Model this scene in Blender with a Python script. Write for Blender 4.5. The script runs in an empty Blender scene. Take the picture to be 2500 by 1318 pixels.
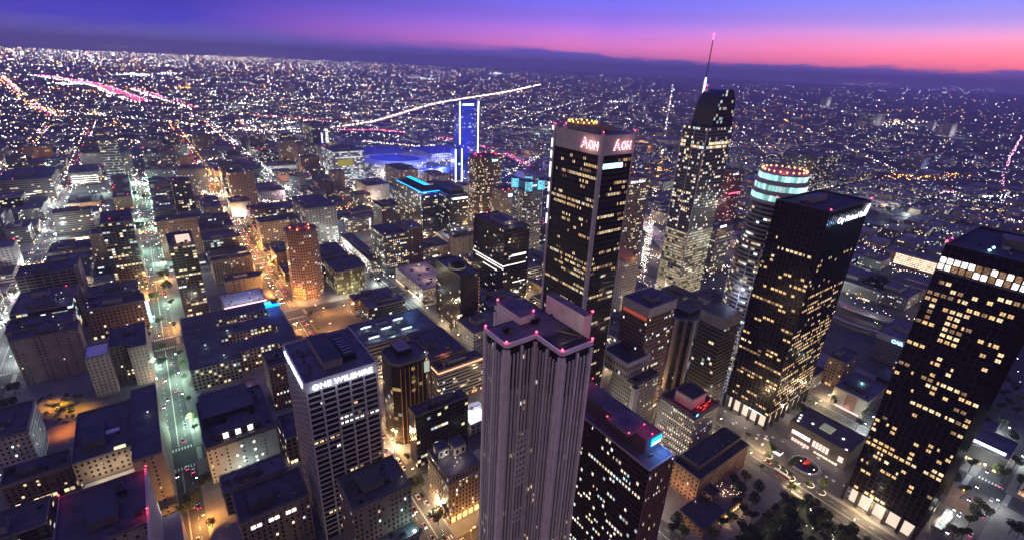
import bpy, math, random
from mathutils import Vector, Matrix
R=random.Random(7)
C=bpy.context.scene
# ------------------------------------------------------------------ camera, world, sun, exposure
F0,PIT,ROL,YAW=1198.43,0.3961,0.04785,0.64479
CX0,CY0,EYE=1250.0,659.0,290.0
def _tc(x,y,z):
    X=x*math.cos(YAW)-y*math.sin(YAW);Y=x*math.sin(YAW)+y*math.cos(YAW)
    fz=Y*math.cos(PIT)-z*math.sin(PIT);up=Y*math.sin(PIT)+z*math.cos(PIT)
    return (X*math.cos(ROL)+up*math.sin(ROL), X*math.sin(ROL)-up*math.cos(ROL), fz)
_B=[_tc(1,0,0),_tc(0,1,0),_tc(0,0,1)]
cd=bpy.data.cameras.new('camera');cam=bpy.data.objects.new('camera',cd);C.collection.objects.link(cam)
cd.sensor_width=36;cd.lens=F0/2500*36;cd.clip_start=1;cd.clip_end=200000
cam.matrix_world=Matrix([[_B[i][0],-_B[i][1],-_B[i][2],(0,0,EYE)[i]] for i in range(3)]+[[0,0,0,1]])
C.camera=cam
C.view_settings.view_transform='Standard';C.view_settings.look='None'
C.view_settings.exposure=.28;C.view_settings.gamma=1
C.cycles.max_bounces=4;C.cycles.diffuse_bounces=2;C.cycles.glossy_bounces=2;C.cycles.transmission_bounces=2
C.cycles.volume_bounces=0;C.cycles.use_denoising=True;C.cycles.sample_clamp_indirect=2.0
C.cycles.use_light_tree=True
def NT(m):
    t=m.node_tree;n=t.nodes
    class H: pass
    h=H();h.t=t
    def new(ty,**kw):
        x=n.new(ty)
        for k,v in kw.items(): setattr(x,k,v)
        return x
    def link(a,b): t.links.new(a,b)
    def setin(x,i,v):
        if hasattr(v,'is_output') or isinstance(v,bpy.types.NodeSocket): link(v,x.inputs[i])
        else: x.inputs[i].default_value=v
    def ma(op,a,b=0.0,c=None,clamp=False):
        x=n.new('ShaderNodeMath');x.operation=op;x.use_clamp=clamp
        setin(x,0,a);setin(x,1,b)
        if c is not None:setin(x,2,c)
        return x.outputs[0]
    def mix(f,a,b,mode='MIX'):
        x=n.new('ShaderNodeMix');x.data_type='RGBA';x.blend_type=mode
        setin(x,0,f);setin(x,6,a);setin(x,7,b);return x.outputs[2]
    def ramp(f,stops,interp='LINEAR'):
        x=n.new('ShaderNodeValToRGB');x.color_ramp.interpolation=interp
        e=x.color_ramp.elements
        while len(e)<len(stops): e.new(0.5)
        for q,(p,c) in zip(e,stops): q.position=p;q.color=(c[0],c[1],c[2],1)
        link(f,x.inputs[0]);return x.outputs[0]
    def xyz(v):
        x=n.new('ShaderNodeSeparateXYZ');link(v,x.inputs[0]);return x.outputs
    def cxyz(a,b,c):
        x=n.new('ShaderNodeCombineXYZ');setin(x,0,a);setin(x,1,b);setin(x,2,c);return x.outputs[0]
    def wn(v):
        x=n.new('ShaderNodeTexWhiteNoise');x.noise_dimensions='3D';link(v,x.inputs[0]);return x.outputs[0]
    def noise(v,s,d=3,r=.55):
        x=n.new('ShaderNodeTexNoise');link(v,x.inputs['Vector']);x.inputs['Scale'].default_value=s
        x.inputs['Detail'].default_value=d;x.inputs['Roughness'].default_value=r;return x.outputs[0]
    h.new=new;h.link=link;h.ma=ma;h.mix=mix;h.ramp=ramp;h.xyz=xyz;h.cxyz=cxyz;h.wn=wn;h.noise=noise;h.n=n
    return h
def lin(r,g,b):
    f=lambda c:(c/255/12.92 if c/255<=.04045 else ((c/255+.055)/1.055)**2.4)
    return (f(r),f(g),f(b),1)
W=bpy.data.worlds.new('World');C.world=W;W.use_nodes=True;W.node_tree.nodes.clear()
h=NT(W)
tc=h.new('ShaderNodeTexCoord');d=h.xyz(tc.outputs['Generated'])
elev=h.ma('MULTIPLY',h.ma('ARCSINE',d[2]),57.2958)
# azimuth measured from the sunset direction (+x side of the grid, to the right of the frame)
az=h.ma('MULTIPLY',h.ma('ARCTAN2',d[1],d[0]),57.2958)      # 0 = sunset side, 90 = along the avenues
side=h.ma('DIVIDE',h.ma('SUBTRACT',az,6.0),84.0,clamp=True)  # 0 right of frame .. 1 left
nz=h.noise(tc.outputs['Generated'],3.0,2)
e1=h.ma('ADD',elev,h.ma('MULTIPLY',h.ma('SUBTRACT',nz,.5),1.2))
u=h.ma('DIVIDE',e1,20.0,clamp=True)
right=h.ramp(u,[(0,lin(244,104,100)),(.09,lin(255,116,112)),(.14,lin(250,134,142)),(.19,lin(234,156,190)),(.24,lin(190,158,230)),(.31,lin(148,148,244)),(.5,lin(96,94,205)),(1,lin(76,74,182))])
mid=h.ramp(u,[(0,lin(190,92,138)),(.1,lin(196,104,162)),(.16,lin(178,106,192)),(.22,lin(146,106,218)),(.3,lin(118,108,236)),(.5,lin(78,76,190)),(1,lin(76,74,182))])
left=h.ramp(u,[(0,lin(70,62,150)),(.1,lin(50,46,150)),(.2,lin(46,44,154)),(.32,lin(54,50,168)),(.55,lin(48,46,135)),(1,lin(72,70,178))])
c1=h.mix(h.ma('DIVIDE',side,.45,clamp=True),right,mid)
c2=h.mix(h.ma('DIVIDE',h.ma('SUBTRACT',side,.50),.44,clamp=True),c1,left)
# low marine cloud bank: top edge falls towards the sunset side
edge=h.ramp(side,[(0,(0.068,)*3),(.18,(0.062,)*3),(.32,(.054,)*3),(.45,(.07,)*3),(.60,(.095,)*3),(.77,(.10,)*3),(.9,(.12,)*3),(1,(.10,)*3)])
mapc=h.new('ShaderNodeMapping');h.link(tc.outputs['Generated'],mapc.inputs[0]);mapc.inputs['Scale'].default_value=(1,1,6)
nzb=h.noise(mapc.outputs[0],12.0,6,.65)
ed=h.ma('ADD',h.ma('MULTIPLY',edge,20.0),h.ma('MULTIPLY',h.ma('SUBTRACT',nzb,.5),1.7))
soft=h.ramp(side,[(0,(.25,)*3),(.5,(.25,)*3),(.75,(1,)*3),(1,(1.0,)*3)])
cl=h.ma('DIVIDE',h.ma('SUBTRACT',ed,elev),h.ma('MULTIPLY',soft,1.2),clamp=True)
clc=h.ramp(side,[(0,lin(92,70,150)),(.3,lin(84,72,152)),(.55,lin(72,66,148)),(.75,lin(72,68,150)),(1,lin(88,82,146))])
below=h.mix(h.ma('DIVIDE',h.ma('SUBTRACT',ed,elev),3.0,clamp=True),clc,h.mix(.3,clc,lin(60,60,125)))
c3=h.mix(h.ma('MULTIPLY',cl,.95),c2,below)
backp=h.ramp(h.ma('DIVIDE',elev,90.0,clamp=True),[(0,lin(128,106,100)),(.12,lin(156,130,124)),(.35,lin(112,98,112)),(1,lin(76,74,180))])
absaz=h.ma('ABSOLUTE',h.ma('SUBTRACT',az,45.0));wrap=h.ma('MINIMUM',absaz,h.ma('SUBTRACT',360.0,absaz))
c3=h.mix(h.ma('DIVIDE',h.ma('SUBTRACT',wrap,62.0),40.0,clamp=True),c3,backp)
# thin dark streak clouds over the sunset
mp2=h.new('ShaderNodeMapping');h.link(tc.outputs['Generated'],mp2.inputs[0]);mp2.inputs['Scale'].default_value=(1,1,14)
st=h.noise(mp2.outputs[0],7.0,4,.6)
stm=h.ma('MULTIPLY',h.ma('SUBTRACT',st,.62),9.0,clamp=True)
win=h.ma('SUBTRACT',1.0,h.ma('ABSOLUTE',h.ma('DIVIDE',h.ma('SUBTRACT',elev,2.3),1.2)),clamp=True)
c4=h.mix(h.ma('MULTIPLY',h.ma('MULTIPLY',stm,win),.7),c3,lin(120,70,125))
sky=h.new('ShaderNodeTexSky',sky_type='NISHITA',sun_disc=False,sun_elevation=math.radians(-4),sun_rotation=math.radians(84))
b1=h.new('ShaderNodeBackground');h.link(sky.outputs[0],b1.inputs[0]);b1.inputs[1].default_value=.05
b2=h.new('ShaderNodeBackground');h.link(c4,b2.inputs[0]);h.link(h.ma('ADD',1.1,h.ma('MULTIPLY',1.5,h.ma('SUBTRACT',1.0,h.ma('DIVIDE',elev,5.0,clamp=True)))),b2.inputs[1])
ad=h.new('ShaderNodeAddShader');h.link(b1.outputs[0],ad.inputs[0]);h.link(b2.outputs[0],ad.inputs[1])
wo=h.new('ShaderNodeOutputWorld');h.link(ad.outputs[0],wo.inputs[0])
sl=bpy.data.lights.new('afterglow','SUN');sl.energy=.02;sl.angle=math.radians(20);sl.color=(1,.55,.6)
so=bpy.data.objects.new('afterglow',sl);C.collection.objects.link(so)
so.rotation_euler=Vector((-1,-.1,-.08)).to_track_quat('-Z','Y').to_euler()
def pr(x,y,z):
    c=[x*_B[0][i]+y*_B[1][i]+(z-EYE)*_B[2][i] for i in range(3)]
    return c[0]/c[2]*F0+CX0,c[1]/c[2]*F0+CY0
def vis(x,y,z=0,m=60):
    c=[x*_B[0][i]+y*_B[1][i]+(z-EYE)*_B[2][i] for i in range(3)]
    if c[2]<=1: return False
    px,py=c[0]/c[2]*F0+CX0,c[1]/c[2]*F0+CY0
    return -m<px<2500+m and -m<py<1318+m
def at(px,py,z=0.0):
    v=((px-CX0)/F0,(py-CY0)/F0,1.0)
    d=[sum(_B[k][i]*v[i] for i in range(3)) for k in range(3)]
    t=(z-EYE)/d[2];return d[0]*t,d[1]*t
def bis(f,lo,hi):
    s=f(lo)>0
    for _ in range(44):
        m=(lo+hi)/2
        if (f(m)>0)==s: lo=m
        else: hi=m
    return (lo+hi)/2
def rect(h,A,Rx,back):
    x,y=at(A[0],A[1],h)
    w=bis(lambda w:pr(x+w,y,h)[0]-Rx,0.5,400)
    sd,by=back if isinstance(back,tuple) else ('l',back)
    d=bis(lambda d:pr(x+(w if sd=='r' else 0),y+d,h)[1]-by,0.5,600)
    return x,x+w,y,y+d
def solve(A,Rx,back,base):
    if not isinstance(base,tuple): return rect(base,A,Rx,back)+(base,)
    c,by=base
    def f(h):
        x0,x1,y0,y1=rect(h,A,Rx,back)
        X,Y={'A':(x0,y0),'R':(x1,y0),'L':(x0,y1)}[c]
        return pr(X,Y,0)[1]-by
    h=bis(f,2,270)
    return rect(h,A,Rx,back)+(h,)
# ------------------------------------------------------------------ materials
MT={}
def mat(name,col,rough=.8,em=None,es=0.0,var=0.0,sc=.2,metal=0.0,spec=.3,nee=False):
    if name in MT: return MT[name]
    m=bpy.data.materials.new(name);m.use_nodes=True;MT[name]=m
    h=NT(m);b=h.n['Principled BSDF'];b.inputs['Roughness'].default_value=rough;b.inputs['Metallic'].default_value=metal
    b.inputs['Specular IOR Level'].default_value=spec
    col=tuple(col)+((1,) if len(col)==3 else ())
    if var:
        g=h.new('ShaderNodeNewGeometry').outputs['Position']
        f=h.noise(g,sc,4,.65)
        lo=tuple(c*(1-var) for c in col[:3])+(1,);hi=tuple(min(1,c*(1+var)) for c in col[:3])+(1,)
        f2=h.ma('MULTIPLY',h.ma('SUBTRACT',f,.3),2.5,clamp=True)
        h.link(h.mix(f2,lo,hi),b.inputs['Base Color'])
    else: b.inputs['Base Color'].default_value=col
    if em:
        b.inputs['Emission Color'].default_value=tuple(em)+((1,) if len(em)==3 else ())
        b.inputs['Emission Strength'].default_value=es
    m.cycles.emission_sampling='AUTO' if nee else 'NONE'
    return m
def thr(p):
    rr=random.Random(1);v=sorted(.45*rr.random()+.35*rr.random()+.2*rr.random() for _ in range(20000));return v[int(len(v)*(1-p))] if p>0 else 2.0
def facade(name,wall,glass=(.01,.01,.014),wx=.6,wy=.6,lit=.12,warm=(1,.78,.45),cool=(.8,.95,1),coolp=.25,es=1.6,rough=.75,run=3.0,dim=0.0,ex=1.0):
    """windows in cell units of the uv map; lit panes are decided per pane with runs along a floor"""
    if name in MT: return MT[name]
    m=bpy.data.materials.new(name);m.use_nodes=True;MT[name]=m
    h=NT(m);b=h.n['Principled BSDF']
    uv=h.new('ShaderNodeUVMap').outputs[0];s=h.xyz(uv)
    cx=h.ma('FLOOR',s[0]);cy=h.ma('FLOOR',s[1]);fx=h.ma('FRACT',s[0]);fy=h.ma('FRACT',s[1])
    mk=h.ma('MULTIPLY',h.ma('LESS_THAN',h.ma('ABSOLUTE',h.ma('SUBTRACT',fx,.5)),wx/2),h.ma('LESS_THAN',h.ma('ABSOLUTE',h.ma('SUBTRACT',fy,.5)),wy/2))
    if ex<1: mk=h.ma('MULTIPLY',mk,h.ma('LESS_THAN',h.ma('ADD',h.ma('MULTIPLY',h.wn(h.cxyz(cx,2.2,31.7)),.8),h.ma('MULTIPLY',h.wn(h.cxyz(cx,cy,33.1)),.2)),ex))
    r1=h.wn(h.cxyz(cx,cy,1.3));r2=h.wn(h.cxyz(h.ma('FLOOR',h.ma('DIVIDE',cx,run)),cy,7.7));r3=h.wn(h.cxyz(5.1,cy,3.9))
    sc=h.ma('ADD',h.ma('MULTIPLY',r1,.45),h.ma('ADD',h.ma('MULTIPLY',r2,.35),h.ma('MULTIPLY',r3,.2)))
    lt=h.ma('GREATER_THAN',sc,thr(lit))
    r4=h.wn(h.cxyz(h.ma('FLOOR',h.ma('DIVIDE',cx,2.0)),cy,11.1));r5=h.wn(h.cxyz(cx,cy,21.7))
    inn=h.noise(h.cxyz(h.ma('MULTIPLY',s[0],3.0),h.ma('MULTIPLY',s[1],5.0),r5),1.0,2)
    bri=h.ma('MULTIPLY',h.ma('ADD',.25,h.ma('MULTIPLY',r5,1.1)),h.ma('ADD',.35,h.ma('MULTIPLY',inn,1.3)))
    ec=h.mix(h.ma('LESS_THAN',r4,coolp),tuple(warm)+(1,),tuple(cool)+(1,))
    st=h.ma('MULTIPLY',h.ma('MULTIPLY',mk,lt),h.ma('MULTIPLY',bri,es*.75))
    if dim: st=h.ma('ADD',st,h.ma('MULTIPLY',mk,h.ma('MULTIPLY',r1,dim)))
    g=h.new('ShaderNodeNewGeometry').outputs['Position']
    nv=h.noise(g,.12,4,.6);w0=tuple(c*.72 for c in wall[:3])+(1,);w1=tuple(min(1,c*1.2) for c in wall[:3])+(1,)
    wc=h.mix(h.ma('MULTIPLY',h.ma('SUBTRACT',nv,.25),2.0,clamp=True),w0,w1)
    h.link(h.mix(mk,wc,tuple(glass)+(1,)),b.inputs['Base Color'])
    h.link(h.ma('SUBTRACT',rough,h.ma('MULTIPLY',mk,rough-.18)),b.inputs['Roughness'])
    b.inputs['Specular IOR Level'].default_value=.4
    h.link(ec,b.inputs['Emission Color']);h.link(st,b.inputs['Emission Strength'])
    m.cycles.emission_sampling='NONE';return m
def glow(name,col,es,nee=False): return mat(name,(.02,.02,.02),.5,col,es,nee=nee)
# ------------------------------------------------------------------ mesh helpers
class MB:
    def __init__(s): s.v=[];s.f=[];s.m=[];s.uv=[];s.mats=[]
    def mi(s,m):
        if m not in s.mats: s.mats.append(m)
        return s.mats.index(m)
    def face(s,pts,m,uv=None):
        k=len(s.v);s.v+=[tuple(p) for p in pts];s.f.append(tuple(range(k,k+len(pts))));s.m.append(s.mi(m))
        s.uv+=uv if uv else [(0,0)]*len(pts)
    def box(s,x0,x1,y0,y1,z0,z1,m,top=None,bot=True):
        top=top or m
        s.face([(x0,y0,z0),(x1,y0,z0),(x1,y0,z1),(x0,y0,z1)],m)
        s.face([(x1,y0,z0),(x1,y1,z0),(x1,y1,z1),(x1,y0,z1)],m)
        s.face([(x1,y1,z0),(x0,y1,z0),(x0,y1,z1),(x1,y1,z1)],m)
        s.face([(x0,y1,z0),(x0,y0,z0),(x0,y0,z1),(x0,y1,z1)],m)
        s.face([(x0,y0,z1),(x1,y0,z1),(x1,y1,z1),(x0,y1,z1)],top)
        if bot: s.face([(x0,y1,z0),(x1,y1,z0),(x1,y0,z0),(x0,y0,z0)],m)
    def prism(s,poly,z0,z1,m,bay=4.0,fl=3.6,cap=None,seed=None):
        q=R if seed is None else random.Random(seed)
        n=len(poly);nv=max(1,round((z1-z0)/fl));v0=q.randint(0,400)
        for i in range(n):
            a,b=poly[i],poly[(i+1)%n];L=math.hypot(b[0]-a[0],b[1]-a[1])
            nu=max(1,round(L/bay));u0=q.randint(0,900)
            s.face([(a[0],a[1],z0),(b[0],b[1],z0),(b[0],b[1],z1),(a[0],a[1],z1)],m,[(u0,v0),(u0+nu,v0),(u0+nu,v0+nv),(u0,v0+nv)])
        if cap: s.face([(p[0],p[1],z1) for p in poly],cap)
    def cyl(s,cx,cy,r,z0,z1,m,n=12,r1=None,cap=True,top=None):
        r1=r if r1 is None else r1
        P=[(math.cos(2*math.pi*i/n),math.sin(2*math.pi*i/n)) for i in range(n)]
        for i in range(n):
            a,b=P[i],P[(i+1)%n]
            s.face([(cx+a[0]*r,cy+a[1]*r,z0),(cx+b[0]*r,cy+b[1]*r,z0),(cx+b[0]*r1,cy+b[1]*r1,z1),(cx+a[0]*r1,cy+a[1]*r1,z1)],m,[(i,0),(i+1,0),(i+1,1),(i,1)])
        if cap: s.face([(cx+p[0]*r1,cy+p[1]*r1,z1) for p in P],top or m)
    def beam(s,a,b,w,m,hh=None):
        a=Vector(a);b=Vector(b);d=(b-a).normalized();up=Vector((0,0,1)) if abs(d.z)<.95 else Vector((1,0,0))
        q=d.cross(up).normalized()*w/2;r=d.cross(q).normalized()*(hh or w)/2
        A=[a-q-r,a+q-r,a+q+r,a-q+r];B=[b-q-r,b+q-r,b+q+r,b-q+r]
        for i in range(4): s.face([A[i],A[(i+1)%4],B[(i+1)%4],B[i]],m)
        s.face(A[::-1],m);s.face(B,m)
    def dot(s,x,y,z,r,m):
        T=[(x+r,y,z),(x,y+r,z),(x-r,y,z),(x,y-r,z)]
        for i in range(4):
            s.face([T[i],T[(i+1)%4],(x,y,z+r)],m);s.face([T[(i+1)%4],T[i],(x,y,z-r)],m)
    def mesh(s,name):
        me=bpy.data.meshes.new(name);me.from_pydata(s.v,[],s.f)
        for m in s.mats: me.materials.append(m)
        me.polygons.foreach_set('material_index',s.m)
        ul=me.uv_layers.new(name='UVMap');ul.data.foreach_set('uv',[c for t in s.uv for c in t])
        me.update();return me
    def build(s,name,parent=None):
        if not s.f: return None
        o=bpy.data.objects.new(name,s.mesh(name));C.collection.objects.link(o)
        if parent: o.parent=parent
        return o
def tag(o,label=None,cat=None,group=None,kind=None):
    for k,v in (('label',label),('category',cat),('group',group),('kind',kind)):
        if v: o[k]=v
    return o
def root(name,loc,label,cat,group=None,rz=0):
    o=bpy.data.objects.new(name,None);C.collection.objects.link(o);o.location=loc;o.rotation_euler.z=rz
    return tag(o,label,cat,group)
def setp(o,p,local=False):
    """parent keeping the world coordinates the mesh was built in"""
    o.parent=p
    if not local: o.matrix_parent_inverse=Matrix.Translation(-Vector(p.location))
    return o
def part(mb,name,p,local=False):
    o=mb.build(name)
    if o: setp(o,p,local)
    return o
def inst(me,name,p,loc=(0,0,0),rz=0,sc=1):
    o=bpy.data.objects.new(name,me);C.collection.objects.link(o);o.location=loc;o.rotation_euler.z=rz
    o.scale=(sc,sc,sc) if not isinstance(sc,tuple) else sc
    if p is not None: o.parent=p;o.matrix_parent_inverse=Matrix.Translation(-Vector(p.location))
    return o
def copy_tree(o,loc,rz=None,label=None):
    r=o.copy();C.collection.objects.link(r);r.location=loc
    if rz is not None: r.rotation_euler.z=rz
    if label: r['label']=label
    for ch in list(o.children):
        c=ch.copy();C.collection.objects.link(c);c.parent=r
        for g in list(ch.children):
            e=g.copy();C.collection.objects.link(e);e.parent=c
    return r
def lamp(x,y,z,col,power,r=.6,p=None,spot=None,tgt=None,blend=.6):
    power*=LP
    l=bpy.data.lights.new('light','SPOT' if spot else 'POINT');l.energy=power;l.color=col;l.shadow_soft_size=r
    o=bpy.data.objects.new('light',l);C.collection.objects.link(o);o.location=(x,y,z)
    if spot:
        l.spot_size=math.radians(spot);l.spot_blend=blend
        if tgt: o.rotation_euler=(Vector(tgt)-Vector((x,y,z))).to_track_quat('-Z','Y').to_euler()
    if p is not None: setp(o,p)
    return o
LP=1.9
WARM=(1,.72,.38);ORG=(1,.42,.08);WHT=(.88,1,.92);GRN=(.6,1,.72);PNK=(1,.4,.55);BLU=(.12,.25,1);RED=(1,.03,.08);CYN=(.2,.75,1);YEL=(1,.66,.12)
ORD=['first','second','third','fourth','fifth','sixth','seventh','eighth','ninth','tenth','eleventh','twelfth','thirteenth','fourteenth','fifteenth','sixteenth','seventeenth','eighteenth','nineteenth']
TENS=['','','twenty','thirty','forty','fifty','sixty','seventy','eighty','ninety']
def ordn(i):
    if i<=19: return ORD[i-1]
    t,u=divmod(i,10)
    if u==0: return TENS[t][:-1]+'ieth'
    return TENS[t]+'-'+ORD[u-1]
# ------------------------------------------------------------------ shared materials
def roofmat(name,col):
    m=bpy.data.materials.new(name);m.use_nodes=True;h=NT(m);b=h.n['Principled BSDF'];b.inputs['Roughness'].default_value=.85
    g=h.new('ShaderNodeNewGeometry').outputs['Position'];v=h.new('ShaderNodeTexVoronoi');v.distance='CHEBYCHEV';v.inputs['Scale'].default_value=.11;h.link(g,v.inputs['Vector'])
    a=h.xyz(v.outputs['Color'])[0];n1=h.noise(g,.06,5,.7);n2=h.noise(g,1.1,3,.6)
    f=h.ma('ADD',h.ma('MULTIPLY',a,.45),h.ma('ADD',h.ma('MULTIPLY',n1,1.0),h.ma('MULTIPLY',n2,.35)))
    f=h.ma('MULTIPLY',h.ma('SUBTRACT',f,.45),1.1,clamp=True)
    h.link(h.mix(f,tuple(c*.45 for c in col)+(1,),tuple(c*1.6 for c in col)+(1,)),b.inputs['Base Color'])
    h.link(h.ma('SUBTRACT',1.0,h.ma('MULTIPLY',n1,.7)),b.inputs['Roughness']);return m
def winmat(name,col,es):
    if name in MT: return MT[name]
    m=bpy.data.materials.new(name);m.use_nodes=True;MT[name]=m
    h=NT(m);b=h.n['Principled BSDF'];b.inputs['Base Color'].default_value=(.05,.05,.05,1);b.inputs['Roughness'].default_value=.3
    g=h.new('ShaderNodeNewGeometry').outputs['Position']
    f=h.noise(g,1.3,3,.6);f2=h.noise(g,.16,1);f=h.ma('MULTIPLY',h.ma('SUBTRACT',f,.28),2.1,clamp=True)
    h.link(h.ma('MULTIPLY',es,h.ma('ADD',.12,h.ma('MULTIPLY',h.ma('MULTIPLY',f,f2),4.0))),b.inputs['Emission Strength'])
    b.inputs['Emission Color'].default_value=tuple(col)+(1,);m.cycles.emission_sampling='NONE';return m
WIN=[winmat('window light amber',(1,.60,.26),.8),winmat('window light warm',(1,.72,.40),1.05),winmat('window light pale',(1,.82,.58),1.2),winmat('window light dim',(1,.58,.28),.24)]
WUP={}
def up(m):
    if m.name not in WUP: WUP[m.name]=winmat(m.name+' ceiling',m.node_tree.nodes['Principled BSDF'].inputs['Emission Color'].default_value[:3],1.0 if 'dim' not in m.name else .35)
    return WUP[m.name]
def pane(mb,f,ww,wh,m,q):
    '''one window: bright ceiling strip over a dimmer room, split by a mullion; f maps (s,z) to a point'''
    a,b=-ww/2,ww/2;g=ww*.035;mid=0.0 if ww>1.0 else None;cut_=wh*q.uniform(-.1,.22)
    for s0,s1 in (((a,-g),(g,b)) if mid is not None else ((a,b),)):
        if q.random()<.07: continue
        mb.face([f(s0,-wh/2),f(s1,-wh/2),f(s1,cut_),f(s0,cut_)],m);mb.face([f(s0,cut_),f(s1,cut_),f(s1,wh/2),f(s0,wh/2)],up(m) if q.random()<.8 else m)
WINC=[winmat('window light cool',(.7,.95,1),.95),winmat('window light white',(1,.93,.86),1.6)]
ROOF=None
ROOF3=mat('roof pale',(.30,.29,.29),.85,var=.3,sc=.1)
PAR=mat('parapet concrete',(.13,.12,.12),.85,var=.3,sc=.3)
MET=mat('galvanised metal',(.16,.165,.175),.5,var=.25,sc=.4,metal=.6)
DRK=mat('dark metal',(.02,.02,.022),.5)
CON=mat('concrete',(.25,.24,.23),.85,var=.25,sc=.15)
def shopmat(name,col,es):
    m=bpy.data.materials.new(name);m.use_nodes=True;h=NT(m);b=h.n['Principled BSDF'];b.inputs['Base Color'].default_value=(.03,.03,.03,1);b.inputs['Roughness'].default_value=.3
    g=h.new('ShaderNodeNewGeometry').outputs['Position'];s=h.xyz(g);x=h.ma('DIVIDE',h.ma('ADD',s[0],s[1]),3.1)
    r=h.wn(h.cxyz(h.ma('FLOOR',x),3.3,1.1));r2=h.wn(h.cxyz(h.ma('FLOOR',x),9.3,2.1))
    on=h.ma('MULTIPLY',h.ma('GREATER_THAN',r,.55),h.ma('LESS_THAN',h.ma('ABSOLUTE',h.ma('SUBTRACT',h.ma('FRACT',x),.5)),.4))
    h.link(h.ma('MULTIPLY',on,h.ma('MULTIPLY',h.ma('ADD',r2,.2),es)),b.inputs['Emission Strength']);b.inputs['Emission Color'].default_value=tuple(col)+(1,);m.cycles.emission_sampling='NONE';return m
SH1=shopmat('shop light warm',(1,.72,.42),1.8);SH2=shopmat('shop light pale',(1,.9,.75),2.2);SH3=shopmat('shop light amber',(1,.5,.2),1.4)
WHT_=mat('white cladding',(.55,.54,.55),.6,var=.1,sc=.2)
REDL=glow('red beacon',RED,14)
ROOF=roofmat('roof felt',(.040,.038,.040));ROOF2=roofmat('roof gravel',(.085,.082,.086))
F={}
F['tan']=facade('tan brick wall',(.25,.19,.14),wx=.42,wy=.5,lit=.06,ex=.8)
F['brown']=facade('brown brick wall',(.17,.11,.085),wx=.45,wy=.55,lit=.09,ex=.85)
F['pink']=facade('pinkish render wall',(.34,.24,.22),wx=.3,wy=.35,lit=.015)
F['grey']=facade('grey concrete wall',(.20,.195,.20),wx=.55,wy=.5,lit=.12,coolp=.6)
F['white']=facade('pale stone wall',(.42,.40,.38),wx=.4,wy=.45,lit=.09)
F['darkgl']=facade('dark curtain wall',(.022,.022,.028),wx=.86,wy=.62,lit=.14,coolp=.35,rough=.35)
F['resi']=facade('balcony apartment wall',(.10,.10,.11),wx=.7,wy=.62,lit=.2,coolp=.3,run=2,es=1.8)
F['strip']=facade('strip window wall',(.20,.18,.17),wx=1.01,wy=.45,lit=.12,run=6)
F['blank']=facade('plain block wall',(.30,.26,.21),wx=.3,wy=.4,lit=.012,ex=.45)
F['sparse']=facade('pale rendered wall',(.42,.41,.38),wx=.3,wy=.42,lit=.04,ex=.42)
F['deck']=facade('open parking deck wall',(.26,.20,.17),(.02,.015,.012),wx=1.01,wy=.48,lit=.35,warm=(1,.55,.25),es=.7,run=5)
F['lowlit']=facade('shop wall',(.20,.17,.15),wx=.6,wy=.5,lit=.22,es=1.5)
F['coolgl']=facade('blue grey glass wall',(.05,.06,.075),wx=.88,wy=.6,lit=.16,coolp=.8,rough=.3)
F['brnz']=facade('bronze glass wall',(.05,.032,.022),wx=.8,wy=.6,lit=.13,coolp=.1,rough=.4)
FL=['tan','brown','grey','white','darkgl','resi','strip','lowlit','coolgl','grey','brown']
def litwin(p,org,dr,L,z0,z1,bay,fl,ww,wh,prob,pal=None,seed=1,runp=.62,off=.06,maxobj=60,rowboost=None,zc=.5):
    """lit panes of one face: the nearest as parts, the rest as one stuff part"""
    q=random.Random(seed);pal=pal or WIN;nu=max(1,int(round(L/bay)));nv=max(1,int(round((z1-z0)/fl)))
    bay=L/nu;fl=(z1-z0)/nv;nx,ny=dr[1],-dr[0];cells=[]
    for j in range(nv):
        rowp=prob*q.choice([.15,.5,1,1,2.2]) if rowboost is None else rowboost(j,nv,q)
        on=False;k=0
        for i in range(nu):
            if q.random()<(1-runp if on or True else 0): on=q.random()<rowp;k=q.choice([0,0,1,1,1,2,2,3])
            if on and q.random()<.93: cells.append((i,j,min(k,len(pal)-1) if q.random()<.7 else q.randrange(len(pal))))
    def P(i,j):
        s=(i+.5)*bay;z=z0+(j+zc)*fl;return (org[0]+dr[0]*s+nx*off,org[1]+dr[1]*s+ny*off,z)
    cells.sort(key=lambda c:sum((a-b)**2 for a,b in zip(P(c[0],c[1]),(0,0,EYE))))
    ms={};rz=math.atan2(dr[1],dr[0])
    for n_,(i,j,k) in enumerate(cells[:maxobj]):
        v_=(k,q.randrange(4))
        if v_ not in ms:
            mb=MB();pane(mb,lambda s,z:(s,-.03,z),ww,wh,pal[k],q);ms[v_]=mb.mesh('window')
        inst(ms[v_],'window',p,P(i,j),rz)
    rest=cells[maxobj:]
    if rest:
        mb=MB()
        for i,j,k in rest:
            x,y,z=P(i,j);pane(mb,lambda s,t:(x+dr[0]*s,y+dr[1]*s,z+t),ww,wh,pal[k],q)
        tag(part(mb,'lit_windows',p),kind='stuff')
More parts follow.
